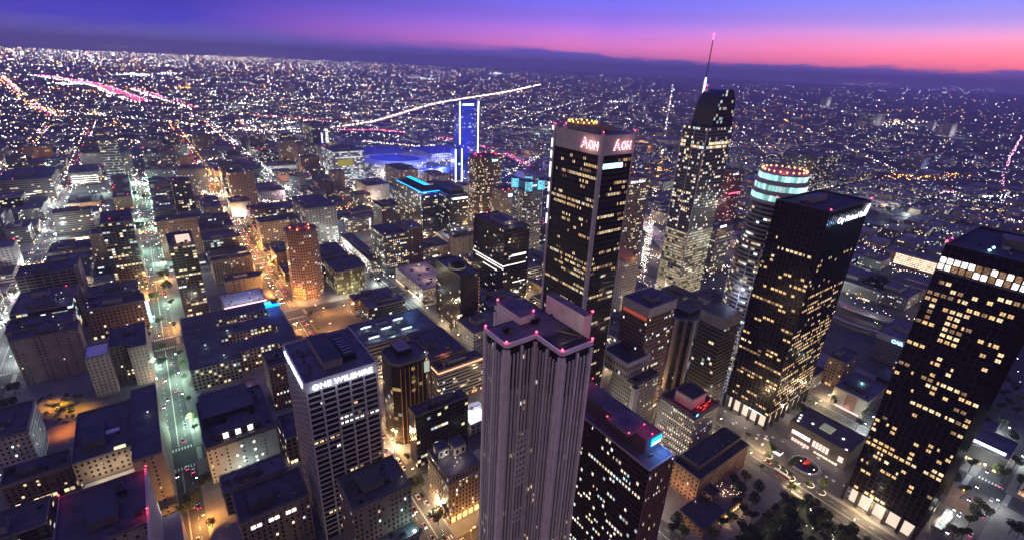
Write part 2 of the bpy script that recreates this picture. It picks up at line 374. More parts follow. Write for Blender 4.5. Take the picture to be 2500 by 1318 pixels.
def rooftop(p,x0,x1,y0,y1,z,seed,n=None,pent=True,m=None):
    q=random.Random(seed);w=x1-x0;d=y1-y0;m=m or q.choice([MET,PAR,ROOF2])
    if pent and min(w,d)>12:
        a=q.uniform(.25,.45);bq=q.uniform(.25,.5);u=q.uniform(.15,.55-a/2);v=q.uniform(.2,.8-bq)
        mb=MB();hh=q.uniform(3,5.5);mb.box(x0+w*u,x0+w*(u+a),y0+d*v,y0+d*(v+bq),z,z+hh,q.choice([PAR,CON,ROOF2]),ROOF);part(mb,'penthouse',p)
    n=n if n is not None else (min(8,2+int(w*d/250)) if y0>650 else min(15,4+int(w*d/110)))
    m2=[MET,PAR,CON,DRK]
    for k in range(n):
        cx=q.uniform(x0+3,x1-3);cy=q.uniform(y0+3,y1-3);s=q.uniform(.8,2.2);mb=MB()
        t=q.random();m=q.choice(m2);s*=q.uniform(.6,1.2)
        if t<.6:
            mb.box(cx-s,cx+s,cy-s*.7,cy+s*.7,z,z+q.uniform(1.2,2.6),m,DRK);part(mb,'air_handler',p)
        elif t<.85:
            mb.cyl(cx,cy,s*.6,z,z+q.uniform(.8,2),m,10,top=DRK);part(mb,'roof_vent',p)
        else:
            L_=q.uniform(2,7)
            if q.random()<.5: mb.box(max(x0+.6,cx-L_),min(x1-.6,cx+L_),cy-.35,cy+.35,z+.3,z+.9,m)
            else: mb.box(cx-.35,cx+.35,max(y0+.6,cy-L_),min(y1-.6,cy+L_),z+.3,z+.9,m)
            part(mb,'duct',p)
def parapet(p,poly,z,m=PAR,hh=1.1,t=.45,o=.12):
    mb=MB();n=len(poly);cx=sum(a[0] for a in poly)/n;cy=sum(a[1] for a in poly)/n
    def off(a,d):
        v=Vector((a[0]-cx,a[1]-cy));L=v.length;v=v*(1+d*1.3/L);return (cx+v.x,cy+v.y)
    O=[off(a,o) for a in poly];I=[off(a,-t) for a in poly]
    for i in range(n):
        j=(i+1)%n
        mb.face([(*O[i],z-.35),(*O[j],z-.35),(*O[j],z+hh),(*O[i],z+hh)],m)
        mb.face([(*O[i],z+hh),(*O[j],z+hh),(*I[j],z+hh),(*I[i],z+hh)],m)
        mb.face([(*I[j],z),(*I[i],z),(*I[i],z+hh),(*I[j],z+hh)],m)
    return part(mb,'parapet',p)
FP=[]   # occupied footprints
def rp(x0,x1,y0,y1): return [(x0,y0),(x1,y0),(x1,y1),(x0,y1)]
def box_part(p,x0,x1,y0,y1,z0,z1,fac,roof,bay,fl,nm='wall',par=PAR,seed=None,ph=1.1):
    mb=MB();mb.prism(rp(x0,x1,y0,y1),z0,z1,fac,bay,fl,seed=seed);wl=part(mb,nm,p)
    mb=MB();mb.face([(x0+.05,y0+.05,z1-.02),(x1-.05,y0+.05,z1-.02),(x1-.05,y1-.05,z1-.02),(x0+.05,y1-.05,z1-.02)],roof);rf=part(mb,'roof',p)
    if par and ph>0: q_=parapet(p,rp(x0,x1,y0,y1),z1,par,ph);q_.parent=rf;q_.matrix_parent_inverse=Matrix()
    return wl
def bld(rc,name,label,fac='tan',roof=ROOF,bay=3.6,fl=3.6,cat='building',group=None,seed=None,kit=True,par=PAR,n=None,ph=1.1,pent=True,occ=True,shop=True):
    x0,x1,y0,y1,hh=rc;seed=seed if seed is not None else int(abs(x0*31+y0*17))
    p=root(name,((x0+x1)/2,(y0+y1)/2,0),label,cat,group)
    wl=box_part(p,x0,x1,y0,y1,0,hh,F[fac] if isinstance(fac,str) else fac,roof,bay,fl,par=par,seed=seed,ph=ph)
    if kit: rooftop(p,x0,x1,y0,y1,hh,seed,n,pent)
    qq=random.Random(seed+5)
    if fac in ('tan','brown','white','sparse','grey','pink') and y0<900:
        cm=qq.choice([PAR,CON,mat('sandstone trim',(.28,.23,.18),.8,var=.2,sc=.4)])
        for nm_,z_,t_,pr_ in (('cornice',hh-1.4,1.0,.55),('string_course',5.2,.45,.3)):
            if hh<9 and nm_=='string_course': continue
            mb=MB();mb.box(x0-pr_,x1+pr_,y0-pr_,y0-.01,z_,z_+t_,cm);mb.box(x0-pr_,x0-.01,y0,y1+pr_,z_,z_+t_,cm);mb.box(x1+.01,x1+pr_,y0,y1+pr_,z_,z_+t_,cm);o=part(mb,nm_,p);o.parent=wl;o.matrix_parent_inverse=Matrix()
    if 540<y0<2100:
        for _ in range(qq.choice([1,1,2,3])):
            lx,ly=qq.uniform(x0+1,x1-1),qq.uniform(y0+1,y1-1);mb=MB();mb.dot(lx,ly,hh+1.6,qq.uniform(.4,.75)*max(1,y0/1300),WINC[1] if qq.random()<.6 else (WIN[1] if qq.random()<.6 else glow('red beacon',RED,14)));part(mb,'roof_lamp',p)
    if y0<700 and qq.random()<.4:
        lx,ly=qq.uniform(x0+2,x1-2),qq.uniform(y0+2,y1-2);mb=MB();mb.cyl(lx,ly,.08,hh,hh+1.6,DRK,5);mb.dot(lx,ly,hh+1.8,.35,WINC[1]);part(mb,'roof_lamp',p)
        lamp(lx,ly,hh+2.4,qq.choice([(.85,.95,1),(1,.8,.55),(.7,.9,1)]),90,.3,p)
    if shop and fac!='blank' and qq.random()<.6 and hh>7:
        SHM=[SH1,SH2,SH3][qq.randrange(3)];mb=MB();mb.box(x0+1,x1-1,y0-.18,y0-.05,.5,3.0,SHM);o=part(mb,'shopfront',p);o.parent=wl;o.matrix_parent_inverse=Matrix()
        sx=x0 if x0>0 else x1;mb=MB();mb.box(sx-.18 if x0>0 else sx+.05,sx-.05 if x0>0 else sx+.18,y0+1,y1-1,.5,3.0,SHM);o=part(mb,'shopfront',p);o.parent=wl;o.matrix_parent_inverse=Matrix()
    if occ: FP.append((x0,x1,y0,y1))
    return p
def beacon(p,x,y,z,r=.5,light=False):
    mb=MB();mb.cyl(x,y,.12,z,z+1.2,DRK,6);mb.dot(x,y,z+1.4,r,REDL);part(mb,'beacon',p)
    if light: lamp(x,y,z+1.6,RED,260,.4,p)
def text(p,s,x,y,z,size,m,face='front',nm='sign_lettering',sx=1.0,ext=.15,sp=1.0,bold=0):
    c=bpy.data.curves.new('t','FONT');c.body=s;c.size=size;c.extrude=ext;c.space_character=sp;c.offset=bold;c.resolution_u=3
    o=bpy.data.objects.new('t',c);C.collection.objects.link(o);bpy.context.view_layer.update()
    me=bpy.data.meshes.new_from_object(o);bpy.data.objects.remove(o)
    t=bpy.data.objects.new(nm,me);C.collection.objects.link(t);me.materials.clear();me.materials.append(m)
    rz={'front':0,'left':-math.pi/2,'right':math.pi/2}[face]
    t.matrix_world=Matrix.Translation((x,y,z))@Matrix.Rotation(rz,4,'Z')@Matrix.Rotation(math.pi/2,4,'X')@Matrix.Diagonal((sx,1,1,1))
    t.parent=p;t.matrix_parent_inverse=Matrix.Translation(-Vector(p.location));return t
# ------------------------------------------------------------------ setting: ground, roads, pavements
ASP=mat('asphalt',(.055,.055,.058),.85,var=.35,sc=.06)
PAV=mat('pavement',(.16,.155,.15),.85,var=.25,sc=.08)
PNT=mat('road paint',(.62,.62,.6),.7)
GND=mat('far ground',(.03,.03,.036),.95,var=.5,sc=.004)
def sheet(name,x0,x1,y0,y1,z,m): 
    mb=MB();mb.face([(x0,y0,z),(x1,y0,z),(x1,y1,z),(x0,y1,z)],m);return tag(mb.build(name),kind='structure')
mb=MB();mb.cyl(0,0,1,-.9,-.9,GND,4,cap=False)
mb=MB();Rg=40000
mb.face([(Rg*math.cos(a),Rg*math.sin(a),-.3) for a in [2*math.pi*i/48 for i in range(48)]],GND);tag(mb.build('ground'),kind='structure')
SXC=[-780,-655,-530,-405,-280,-154,-25,106,233.5,357.5,480.5]
SYC=[8,192,378,576,774,965,1155,1345,1535,1725,1915]
XW=10;
mb=MB();mb.face([(-900,-260,0),(700,-260,0),(700,2010,0),(-900,2010,0)],ASP);tag(mb.build('road'),kind='structure')
pv=MB()
XB=[(-900,-793)]+[(SXC[i]+9.5,SXC[i+1]-9.5) for i in range(len(SXC)-1)]+[(490,585)]
YB=[(-240,-1)]+[(SYC[i]+9,SYC[i+1]-9) for i in range(len(SYC)-1)]
for (a,b) in XB:
    for (c,d) in YB:
        if (a>90 and a<360 and c>195 and c<205):      # the boulevard splits these blocks
            for (c2,d2) in ((c,262),(279,d)): pv.box(a,b,c2,d2,-.1,.15,PAV,bot=False)
        else: pv.box(a,b,c,d,-.1,.15,PAV,bot=False)
tag(pv.build('pavement'),kind='structure')
mk=MB()
def mkr(x0,x1,y0,y1): mk.face([(x0,y0,.006),(x1,y0,.006),(x1,y1,.006),(x0,y1,.006)],PNT)
for X in SXC:
    for i,Y in enumerate(SYC[:7]):
        if not vis(X,Y): continue
        for sgn in (-1,1):
            for k in range(9):
                x=X-8+k*2; mkr(x-.45,x+.45,Y+sgn*12-1.6,Y+sgn*12+1.6)
            for k in range(8):
                y=Y-7+k*2; mkr(X+sgn*12.5-1.6,X+sgn*12.5+1.6,y-.45,y+.45)
    for i in range(len(SYC)-1):
        if SYC[i]>900: break
        y=SYC[i]+18
        while y<SYC[i+1]-18:
            for o in (-5.2,5.2): mkr(X+o-.12,X+o+.12,y,y+3)
            y+=9
        mkr(X-.3,X-.12,SYC[i]+16,SYC[i+1]-16);mkr(X+.12,X+.3,SYC[i]+16,SYC[i+1]-16)
tag(mk.build('road_markings'),kind='structure')
# far hills on the sunset side and the low ones to the left
HIL=mat('hill scrub',(.02,.02,.026),.95,var=.4,sc=.002)
def hills(name,pts,seed,depth=2500):
    q=random.Random(seed);mb=MB();n=len(pts);rows=[]
    for k in range(7):
        t=k/6;rw=[]
        for i,(px,py,dist) in enumerate(pts):
            x,y=at(px,700,0);L=math.hypot(x,y);ux,uy=x/L,y/L
            D=dist-depth/2+depth*t
            # height of the crest read at its own distance
            lo=bis(lambda z:pr(ux*dist,uy*dist,z)[1]-py,-200,4000)
            z=lo*math.sin(math.pi*t)**.8*(1+.06*q.uniform(-1,1)) if 0<k<6 else -1
            rw.append((ux*D,uy*D,z))
        rows.append(rw)
    for k in range(6):
        for i in range(n-1): mb.face([rows[k][i],rows[k][i+1],rows[k+1][i+1],rows[k+1][i]],HIL)
    return tag(mb.build(name),kind='structure')
q=random.Random(3)
prof=[(1390,165),(1450,164.5),(1520,164),(1580,163),(1640,160),(1700,158),(1770,156),(1820,159),(1880,164),(1950,168),(2020,171),(2090,174),(2140,177),(2200,181),(2260,184),(2300,188),(2380,192),(2450,196),(2540,200)]
fine=[]
for (a,b) in zip(prof,prof[1:]):
    for k in range(5): 
        t=k/5;fine.append((a[0]+(b[0]-a[0])*t,a[1]+(b[1]-a[1])*t+q.uniform(-1.,1.),22000))
pass
# street lamps -------------------------------------------------------------------------------
def lamp_kind(col,nm):
    g=glow('lamp lens '+nm,col,30)
    a=MB();a.cyl(0,0,.14,0,8.6,MET,6,r1=.08);b=MB();b.beam((0,0,8.5),(2.2,0,9.1),.12,MET)
    c=MB();c.box(1.8,3.0,-.25,.25,9.0,9.2,MET);e=MB();e.box(1.75,3.05,-.32,.32,8.78,8.99,g)
    return [('pole',a.mesh('pole')),('arm',b.mesh('arm')),('lamp_head',c.mesh('lamp_head')),('lens',e.mesh('lens'))]
LK={'w':(lamp_kind(WHT,'white'),WHT,'white'),'g':(lamp_kind((.7,1,.8),'green white'),(.62,1,.72),'greenish'),'o':(lamp_kind((1,.5,.12),'orange'),(1,.45,.1),'orange'),'y':(lamp_kind((1,.75,.4),'warm'),(1,.72,.38),'warm')}
def street_lamp(x,y,rz,k,label,power=0,grp='street lamps along the avenues'):
    kit,col,_=LK[k];p=root('street_lamp',(x,y,.15),label,'street lamp',grp,rz)
    for nm,me in kit:
        o=bpy.data.objects.new(nm,me);C.collection.objects.link(o);o.parent=p
    if power: 
        dx=math.cos(rz)*2.4;dy=math.sin(rz)*2.4
        l=lamp(x+dx,y+dy,8.4,col,power,.5);l.parent=p;l.matrix_parent_inverse=p.matrix_basis.inverted()
    return p
AVN={-154:'white-lit left avenue',-25:'green-lit avenue',106:'orange-lit avenue',233.5:'shop-lined avenue',357.5:'plaza avenue',480.5:'back avenue',-280:'far left avenue',-405:'outer left avenue'}
def zone(X,Y):
    if X==-25: return 'o' if Y<335 else ('g' if Y<545 else ('o' if Y<640 else ('g' if Y<720 else ('o' if Y<800 else 'g'))))
    if X==106: return 'y' if Y<430 else ('o' if Y<980 or Y>1250 else 'y')
    if X==-154: return 'o' if 520<Y<600 else 'w'
    if X==233.5: return 'y' if Y<500 else 'w'
    if X==357.5: return 'y'
    if X==480.5: return 'w' if Y<120 else 'y'
    return 'o' if int(Y/190)%3==0 else 'w'
nl=0
for X in (-154,-25,106,233.5,357.5,480.5,-280,-405):
    for sd in (-1,1):
        cnt=0;y=-60 if X>300 else 150
        while y<1500:
            st=38 if y<800 else 62
            if all(abs(y-Y)>14 for Y in SYC) and vis(X,y,8,10):
                cnt+=1;k=zone(X,y);on=(cnt+(sd>0))%2==0
                pw=(12000 if y<700 else 20000) if on else 0
                if X==-280 or X==-405: pw=16000 if cnt%3==0 else 0
                if X in(-25,106): pw*=1.7
                street_lamp(X+sd*11,y,0 if sd<0 else math.pi,k,f'{ordn(cnt)} {LK[k][2]} lamp, {"left" if sd<0 else "right"} kerb of the {AVN[X]}',pw);nl+=1
            y+=st
for Y,x0,x1 in ((8,380,700),(192,260,470),(378,-140,460),(576,-150,470),(774,-150,470),(965,-150,470)):
    cnt=0;x=x0
    while x<x1:
        if all(abs(x-X)>13 for X in SXC) and vis(x,Y,8,10):
            cnt+=1;nm={8:'near cross street',192:'cross street by the plaza',378:'cross street behind the lettered tower',576:'third cross street',774:'fourth cross street',965:'fifth cross street'}[Y]
            sd=1 if cnt%2 else -1
            k='w' if Y==8 else ('y' if int(x/90)%2 else 'w')
            street_lamp(x,Y+sd*10.3,-sd*math.pi/2,k,f'{ordn(cnt)} {LK[k][2]} lamp from the left along the {nm}',((5000 if Y==8 else 9000) if Y<600 else 18000) if cnt%2 or Y==8 else 0);nl+=1
        x+=40
print('lamps',nl)
# ------------------------------------------------------------------ hero towers
SIGNW=glow('white sign light',(.80,.84,1),2.6);SIGNR=glow('red sign light',(1,.05,.12),5);SIGNB=glow('blue sign light',(.1,.45,1),6)
SIGNC=glow('cyan sign light',(.35,.85,1),4);LEDW=glow('white led strip',(.9,.9,1),7);LEDB=glow('blue led strip',(.0,.25,1),5)
WHC=mat('white concrete frame',(.42,.41,.42),.7,var=.15,sc=.3)
# lettered tower: white frame of pillars and spandrels, dark glass
x0,x1,y0,y1,H=solve((745,939),918,843,121.)
p=root('office_tower',((x0+x1)/2,(y0+y1)/2,0),'white gridded tower with big lit white letters along its roof edge','office tower')
FP.append((x0,x1,y0,y1));G1=mat('dark glass',(.012,.012,.016),.12,spec=.6)
mb=MB();mb.prism(rp(x0,x1,y0,y1),0,H,G1);part(mb,'wall',p)
mb=MB()
mb.box(x0-.5,x1+.5,y0-.5,y0,H-6.2,H+1.2,WHC);mb.box(x0-.5,x0,y0,y1,H-6.2,H+1.2,WHC);mb.box(x1,x1+.5,y0,y1,H-6.2,H+1.2,WHC);mb.box(x0-.5,x1+.5,y1,y1+.5,H-6.2,H+1.2,WHC);part(mb,'parapet',p)
mb=MB()
for i in range(6):
    x=x0+(x1-x0)*i/5;mb.box(x-.55,x+.55,y0-.55,y0-.01,0,H-6.2,WHC)
for j in range(29):
    z=4+j*(H-10.2)/29;mb.box(x0,x1,y0-.35,y0-.012,z,z+.95,WHC)
part(mb,'front_frame',p)
mb=MB()
for i in range(9):
    y=y0+(y1-y0)*i/8;mb.box(x0-.55,x0-.01,y-.45,y+.45,0,H-6.2,WHC)
for j in range(29):
    z=4+j*(H-10.2)/29;mb.box(x0-.3,x0-.012,y0,y1,z,z+.9,WHC)
part(mb,'side_frame',p)
mb=MB();mb.face([(x0,y0,H),(x1,y0,H),(x1,y1,H),(x0,y1,H)],ROOF2);part(mb,'roof',p)
mb=MB();mb.box(x0+13,x0+24,y0+9,y1-5,H,H+5,CON,ROOF);part(mb,'penthouse',p)
mb=MB();mb.box(x0+25,x0+33,y0+11,y1-9,H,H+3.5,DRK,DRK);part(mb,'cooling_plant',p)
for k in range(5):
    mb=MB();mb.cyl(x0+5+1.2*(k%2),y0+8+7*k,1.1,H,H+2,MET,10,top=DRK);part(mb,'roof_fan',p)
for k in range(6):
    mb=MB();mb.box(x0+26,x0+32,y0+13+k*3.6,y0+15+k*3.6,H+3.5,H+4.6,MET);part(mb,'air_handler',p)
text(p,'ONE WILSHIRE',x0+3.2,y0-.9,H-4.6,4.9,SIGNW,'front',sx=.98,bold=.05,sp=1.1,ext=.25)
text(p,'ONE WILSHIRE',x0-.9,y1-3,H-4.6,4.9,SIGNW,'left',sx=1.16,bold=.05,sp=1.1,ext=.25)
litwin(p,(x0,y0),(1,0),x1-x0,4,H-6.2,3.1,(H-10.2)/29,2.1,1.5,.07,[WIN[0],WIN[1],WINC[1],WIN[3],WINC[0]],seed=5,zc=.62,runp=.7)
for k in range(4): lamp(x0+5+k*10.5,y0-3.5,H-4,(.7,.75,1),260,.5,p)
for k in range(3): lamp(x0-3.5,y0+8+k*15,H-4,(.6,.6,1),200,.5,p)
# twin tower block: plus shaped plan with white fins
cx0,cx1,cx2,cx3=115.7,133.2,151.9,157.0;cy0,cy1,cy2,cy3=136.7,155.4,172.9,190.;H=172.
poly=[(cx1,cy0),(cx2,cy0),(cx2,cy3),(cx1,cy3),(cx1,cy2),(cx0,cy2),(cx0,cy1),(cx1,cy1)]
p=root('skyscraper',(143,163,0),'tall plus-shaped tower faced with close white vertical fins and red roof corner lights','skyscraper')
FP.append((cx0,cx3,cy0,cy3));FINM=mat('white fin',(.84,.78,.71),.65,var=.12,sc=.2)
BK=facade('dark bay wall',(.012,.010,.011),wx=.75,wy=.55,lit=.035,es=1.0)
mb=MB();mb.prism(poly,0,H,BK,2.0,3.9,seed=3);part(mb,'wall',p)
mb=MB()
tri=[(cx0,cy1,cx2,cy2),(cx1,cy0,cx2,cy1),(cx1,cy2,cx2,cy3)]
for a,b,c,d in tri: mb.face([(a,b,H-.4),(c,b,H-.4),(c,d,H-.4),(a,d,H-.4)],ROOF2)
part(mb,'roof',p)
fins=MB();big=MB();band=MB();n=len(poly)
for i in range(n):
    a,b=poly[i],poly[(i+1)%n];L=math.hypot(b[0]-a[0],b[1]-a[1]);dx,dy=(b[0]-a[0])/L,(b[1]-a[1])/L;nx,ny=dy,-dx
    if nx>.5 or ny>.5: continue
    def bx(M,s,w,o,z0,z1):
        X=a[0]+dx*s;Y=a[1]+dy*s
        ex=(abs(dx)*w/2,abs(dy)*w/2);pts=[(X-dx*w/2,Y-dy*w/2),(X+dx*w/2,Y+dy*w/2),(X+dx*w/2+nx*o,Y+dy*w/2+ny*o),(X-dx*w/2+nx*o,Y-dy*w/2+ny*o)]
        xs=[q_[0] for q_ in pts];ys=[q_[1] for q_ in pts];M.box(min(xs),max(xs),min(ys),max(ys),z0,z1,FINM)
    m_=8
    for k in range(m_+1):
        s=L*k/m_
        if k in(0,m_): bx(big,min(max(s,.8),L-.8),1.6,1.1,0,H-3)
        elif k%4==0: bx(big,s,1.3,1.0,0,H-3)
        else: bx(fins,s,.5,1.0,0,H-6);
    for k in range(m_):
        s=L*(k+.5)/m_
        bx(fins,s,.24,.3,0,H-26)
    bx(band,L/2,L,.9,H-1.6,H+.6)
part(fins,'fin',p);part(big,'pilaster',p);part(band,'roof_rim',p)
for (a,b,c,d,z0,z1) in ((cx0+.5,cx1-2,cy0,cy1,0,0),):
    pass
mb=MB();mb.box(132.5,141.5,167.5,188,H-30,H+3.6,FINM,ROOF2);part(mb,'upper_block',p)
r2=(151.95,157.,143.3,171.4);mb=MB();mb.box(r2[0],r2[1],r2[2],r2[3],0,182,FINM,ROOF2);part(mb,'core_slab',p)
mb=MB();mb.box(134.5,150.5,139,152,H-.3,H+.5,DRK);part(mb,'roof_tray',p)
mb=MB();mb.beam((136,141,H+1.2),(149,141,H+1.2),.4,MET);mb.beam((136,150,H+1.2),(149,150,H+1.2),.4,MET);mb.beam((148,140,H+2.2),(141,151,H+2.2),.3,mat('ochre steel',(.3,.22,.05),.6));part(mb,'window_cleaning_rig',p)
rooftop(p,118,131,157,171,H,8,4,False);rooftop(p,135,165,157,171,H,9,6,False)
for (x,y,z) in ((cx0,cy1,H),(cx0,cy2,H),(cx1,cy0,H),(cx2,cy0,H),(132.6,187.5,H+3.6),(141,168,H+3.6),(r2[1],r2[2],182),(cx1,cy1,H)): beacon(p,x,y,z,.75,z==H)
lamp(142,146,H+6,(1,.85,.4),150,.5,p)
litwin(p,(cx0,cy1),(1,0),cx1-cx0,0,H-30,2.2,3.9,.5,1.8,.03,[WINC[1],WIN[1],WINC[0]],4)
litwin(p,(cx1,cy0),(1,0),cx2-cx1,0,H-30,2.3,3.9,.5,1.8,.03,[WINC[1],WIN[1],WINC[0]],6)
HB=FINM   # bright horizontal blind bands half way down the inner front
mb=MB()
for j in list(range(14,24))+[28,29,30]+[34]: mb.box(cx0+9,cx1-.5,cy1-.62,cy1-.05,H-40-j*3.9+38,H-40-j*3.9+39.4,FINM)
part(mb,'spandrel',p)
# black tower with the red lettered sign
x0,x1,y0,y1,H=solve((1473,332),1550,310,250.);FP.append((x0,x1,y0,y1))
p=root('skyscraper',((x0+x1)/2,(y0+y1)/2,0),'black tower with a white top band, red lit letters and a white corner column','skyscraper')
A1=facade('black window bay wall',(.018,.012,.012),(.008,.007,.009),.62,.62,.0)
mb=MB();mb.prism(rp(x0,x1,y0,y1),0,H-13,A1,1.5,3.9);part(mb,'wall',p)
mb=MB();mb.box(x0-.3,x1+.3,y0-.3,y1+.3,H-13,H,WHC,ROOF2);part(mb,'top_band',p)
mb=MB();mb.box(x0-1.2,x0+1.2,y0-1.2,y0+1.2,0,H+.8,WHC);part(mb,'corner_column',p)
mb=MB();mb.box(x1-.3,x1+.5,y0-.5,y0+.3,0,H+.8,WHC);part(mb,'corner_column',p)
mb=MB();mb.box(x0-1.0,x0+1.0,y1-1.0,y1+1.0,0,H+.8,WHC);part(mb,'corner_column',p)
for z0_,z1_ in ((248,251),(236,242),(228,233),(214,225),(203,210),(190,200),(178,186)):
    mb=MB();mb.box(x0-1.5,x0-1.1,y1+.2,y1+1.4,z0_,z1_,glow('pale edge light',(.85,.8,1),2.2));part(mb,'edge_light',p)
S1=glow('red letter face',(1,.03,.10),3.2);S2=glow('white letter halo',(1,.93,.85),4)
for (s,z,m,e,o) in ((9.6,-9.8,S2,.1,.16),(9.6,-9.8,S1,.35,.0)):
    text(p,'A',x1-19.5,y0-.9,H+z,s,m,'front',ext=e,bold=o,sx=.95);text(p,'ON',x1-12.6,y0-.9,H+z,s*.78,m,'front',ext=e,bold=o,sx=.8)
    text(p,'A',x0-.9,y0+19,H+z,s,m,'left',ext=e,bold=o,sx=.95);text(p,'ON',x0-.9,y0+12.2,H+z,s*.78,m,'left',ext=e,bold=o,sx=.8)
lamp(x0-5,y0+10,H-7,(1,.45,.3),700,1,p);lamp(x1-8,y0-5,H-7,(1,.45,.35),500,1,p)
AP=[WIN[0],WIN[1],WIN[2],WIN[3]]
litwin(p,(x0,y1),(0,-1),y1-y0,30,H-15,1.5,3.9,.62,2.0,.13,AP,21,rowboost=lambda j,nv,q:q.choice([.01,.06,.16,.3,.5,.75]),runp=.72,maxobj=70)
litwin(p,(x0,y0),(1,0),x1-x0,30,H-15,1.5,3.9,.62,2.0,.13,AP,22,rowboost=lambda j,nv,q:q.choice([.01,.06,.16,.3,.5,.7]),runp=.7,maxobj=30)
mb=MB()
for k in range(12): mb.box(x0+3+k*1.6,x0+4.1+k*1.6,y0-.1,y0-.02,H-22,H-18.6,SIGNC)
part(mb,'blue_lit_windows',p)
mb=MB();mb.box(x0+5,x1-5,y0+14,y1-7,H,H+4,CON,mat('rust deck',(.25,.09,.04),.8));part(mb,'penthouse',p)
YG=glow('amber rope light',(1,.55,.08),6)
for k in range(16):
    a=2*math.pi*k/16;mb=MB();mb.dot(x0+13+9*math.cos(a),y1-14+11*math.sin(a),H+5,.7,YG);part(mb,'rope_lamp',p)
lamp(x0+13,y1-14,H+8,(1,.5,.1),900,1,p)
rooftop(p,x0+3,x1-3,y0+2,y0+13,H,5,5,False)
for c in ((x0,y0),(x1,y0),(x0,y1),(x0+10,y1),(x1,y1)): beacon(p,c[0],c[1],H+.8,.6,True)
# glossy bronze twin towers
def bronze(x0,x1,y0,y1,H,label,seed,tops):
    FP.append((x0,x1,y0,y1));p=root('skyscraper',((x0+x1)/2,(y0+y1)/2,0),label,'skyscraper','matching bronze towers either side of the plaza')
    B=facade('bronze granite wall',(.022,.017,.017),(.007,.006,.008),.78,.66,.0,rough=.25)
    mb=MB();mb.prism(rp(x0,x1,y0,y1),13,H,B,3.35,3.9,seed=seed);part(mb,'wall',p)
    mb=MB();mb.face([(x0,y0,H-.6),(x1,y0,H-.6),(x1,y1,H-.6),(x0,y1,H-.6)],mat('dark blue membrane',(.02,.022,.04),.8,var=.4,sc=.1));part(mb,'roof',p)
    parapet(p,rp(x0,x1,y0,y1),H-.6,mat('black stone',(.012,.010,.010),.5),1.4,1.0)
    cols=MB();gl=MB()
    n=10 if x1-x0>60 else 8
    def colrow(a,b,fx,m_):
        for i in range(m_+1):
            s=a+(b-a)*i/m_
            cols=MB()
            if fx=='f': cols.box(s-1.1,s+1.1,y0-1.2,y0+1.2,0,14.5,mat('black stone',(.012,.010,.010),.5))
            else: cols.box(x0-1.2,x0+1.2,s-1.1,s+1.1,0,14.5,mat('black stone',(.012,.010,.010),.5))
            part(cols,'base_column',p)
    colrow(x0,x1,'f',7);colrow(y0,y1,'l',5);pass
    gl.box(x0+3,x1-3,y0+3,y1-3,.15,13.1,glow('lobby glass light',(1,.78,.62),.85,True));part(gl,'lobby',p)
    lamp(x0-4,(y0+y1)/2,8,(1,.8,.62),3500,1,p);lamp((x0+x1)/2,y0-4,8,(1,.8,.62),2500,1,p)
    fin=MB();
    for i in range(int((x1-x0)/3.35)+1):
        s=x0+(x1-x0)*i/int((x1-x0)/3.35);fin.box(s-.16,s+.16,y0-.32,y0-.01,14,H-1,mat('bronze mullion',(.03,.02,.018),.4,metal=.5))
    for i in range(int((y1-y0)/3.35)+1):
        s=y0+(y1-y0)*i/int((y1-y0)/3.35);fin.box(x0-.32,x0-.01,s-.16,s+.16,14,H-1,mat('bronze mullion',(.03,.02,.018),.4,metal=.5))
    part(fin,'mullion',p)
    return p
x0,x1,y0,y1,H=solve((2027,519),2126,488,200.)
p=bronze(x0,x1,y0,y1,H,'glossy black-bronze tower with the white lit bank name on its upper right',31,1)
def rb(lo):
    return lambda j,nv,q:(0 if j>nv-7 else (.95 if j==nv-7 else lo*q.choice([.1,.6,1,1.6,2.6]) if not (nv*.55<j<nv*.6) else 0.02))
litwin(p,(x0,y1),(0,-1),y1-y0,14,H,3.35,3.9,2.3,2.0,.2,[WIN[0],WIN[0],WIN[1],WIN[3]],41,rowboost=rb(.24),maxobj=80)
litwin(p,(x0,y0),(1,0),x1-x0,14,H,3.35,3.9,2.0,2.0,.3,[WIN[0],WIN[1],WIN[0],WIN[3]],42,rowboost=lambda j,nv,q:(0 if j>nv-9 else (.18*q.choice([.2,1,1.6]) if j>nv*.62 else .62*q.choice([.3,1,1.3]))),runp=.4,maxobj=20)
text(p,'City National Bank',x0+13,y0-2.2,H-10.5,7.0,SIGNW,'front',sx=.86,ext=.1,bold=0,sp=1.12)
mb=MB();mb.beam((x1-6.5,y0-1,H-11),(x1-2.5,y0-1,H-2),1.2,SIGNW);mb.beam((x1-9.2,y0-1,H-9),(x1-6.2,y0-1,H-3),.7,SIGNW);part(mb,'sign_emblem',p)
for k in range(5): lamp(x0+18+k*10,y0-7,H-14,(.3,.55,1),420,.8,p)
mb=MB();mb.beam((x0+12,y0+10,H+.8),(x0+30,y0+10,H+.8),.35,MET);mb.beam((x0+12,y0+10,H+.8),(x0+12,y0+18,H+.8),.35,MET);mb.beam((x0+30,y0+10,H+.8),(x0+30,y0+18,H+.8),.35,MET);part(mb,'window_cleaning_rig',p)
rooftop(p,x0+6,x1-6,y0+18,y1-5,H-.6,6,6,True)
for c in ((x0,y0),(x1,y0),(x0,y1)): beacon(p,c[0],c[1],H+.8,.7)
text(p,'City National Bank',x0-1.6,y0+17,13.2,1.5,SIGNW,'left')
xn=373.2;yn1=at(2309,597,202.7)[1];yn0=yn1-44
p=bronze(xn,xn+72,yn0,yn1,202.7,'nearest glossy black tower at the right edge with a lit X-braced top floor',33,2)
litwin(p,(xn,yn1),(0,-1),44,14,186,3.35,3.9,2.35,2.2,.2,[WIN[0],WIN[0],WIN[1],WIN[3]],44,rowboost=lambda j,nv,q:(.0 if j>nv-1 else .25*q.choice([.05,.4,1,1.8,2.8])),runp=.3,maxobj=100)
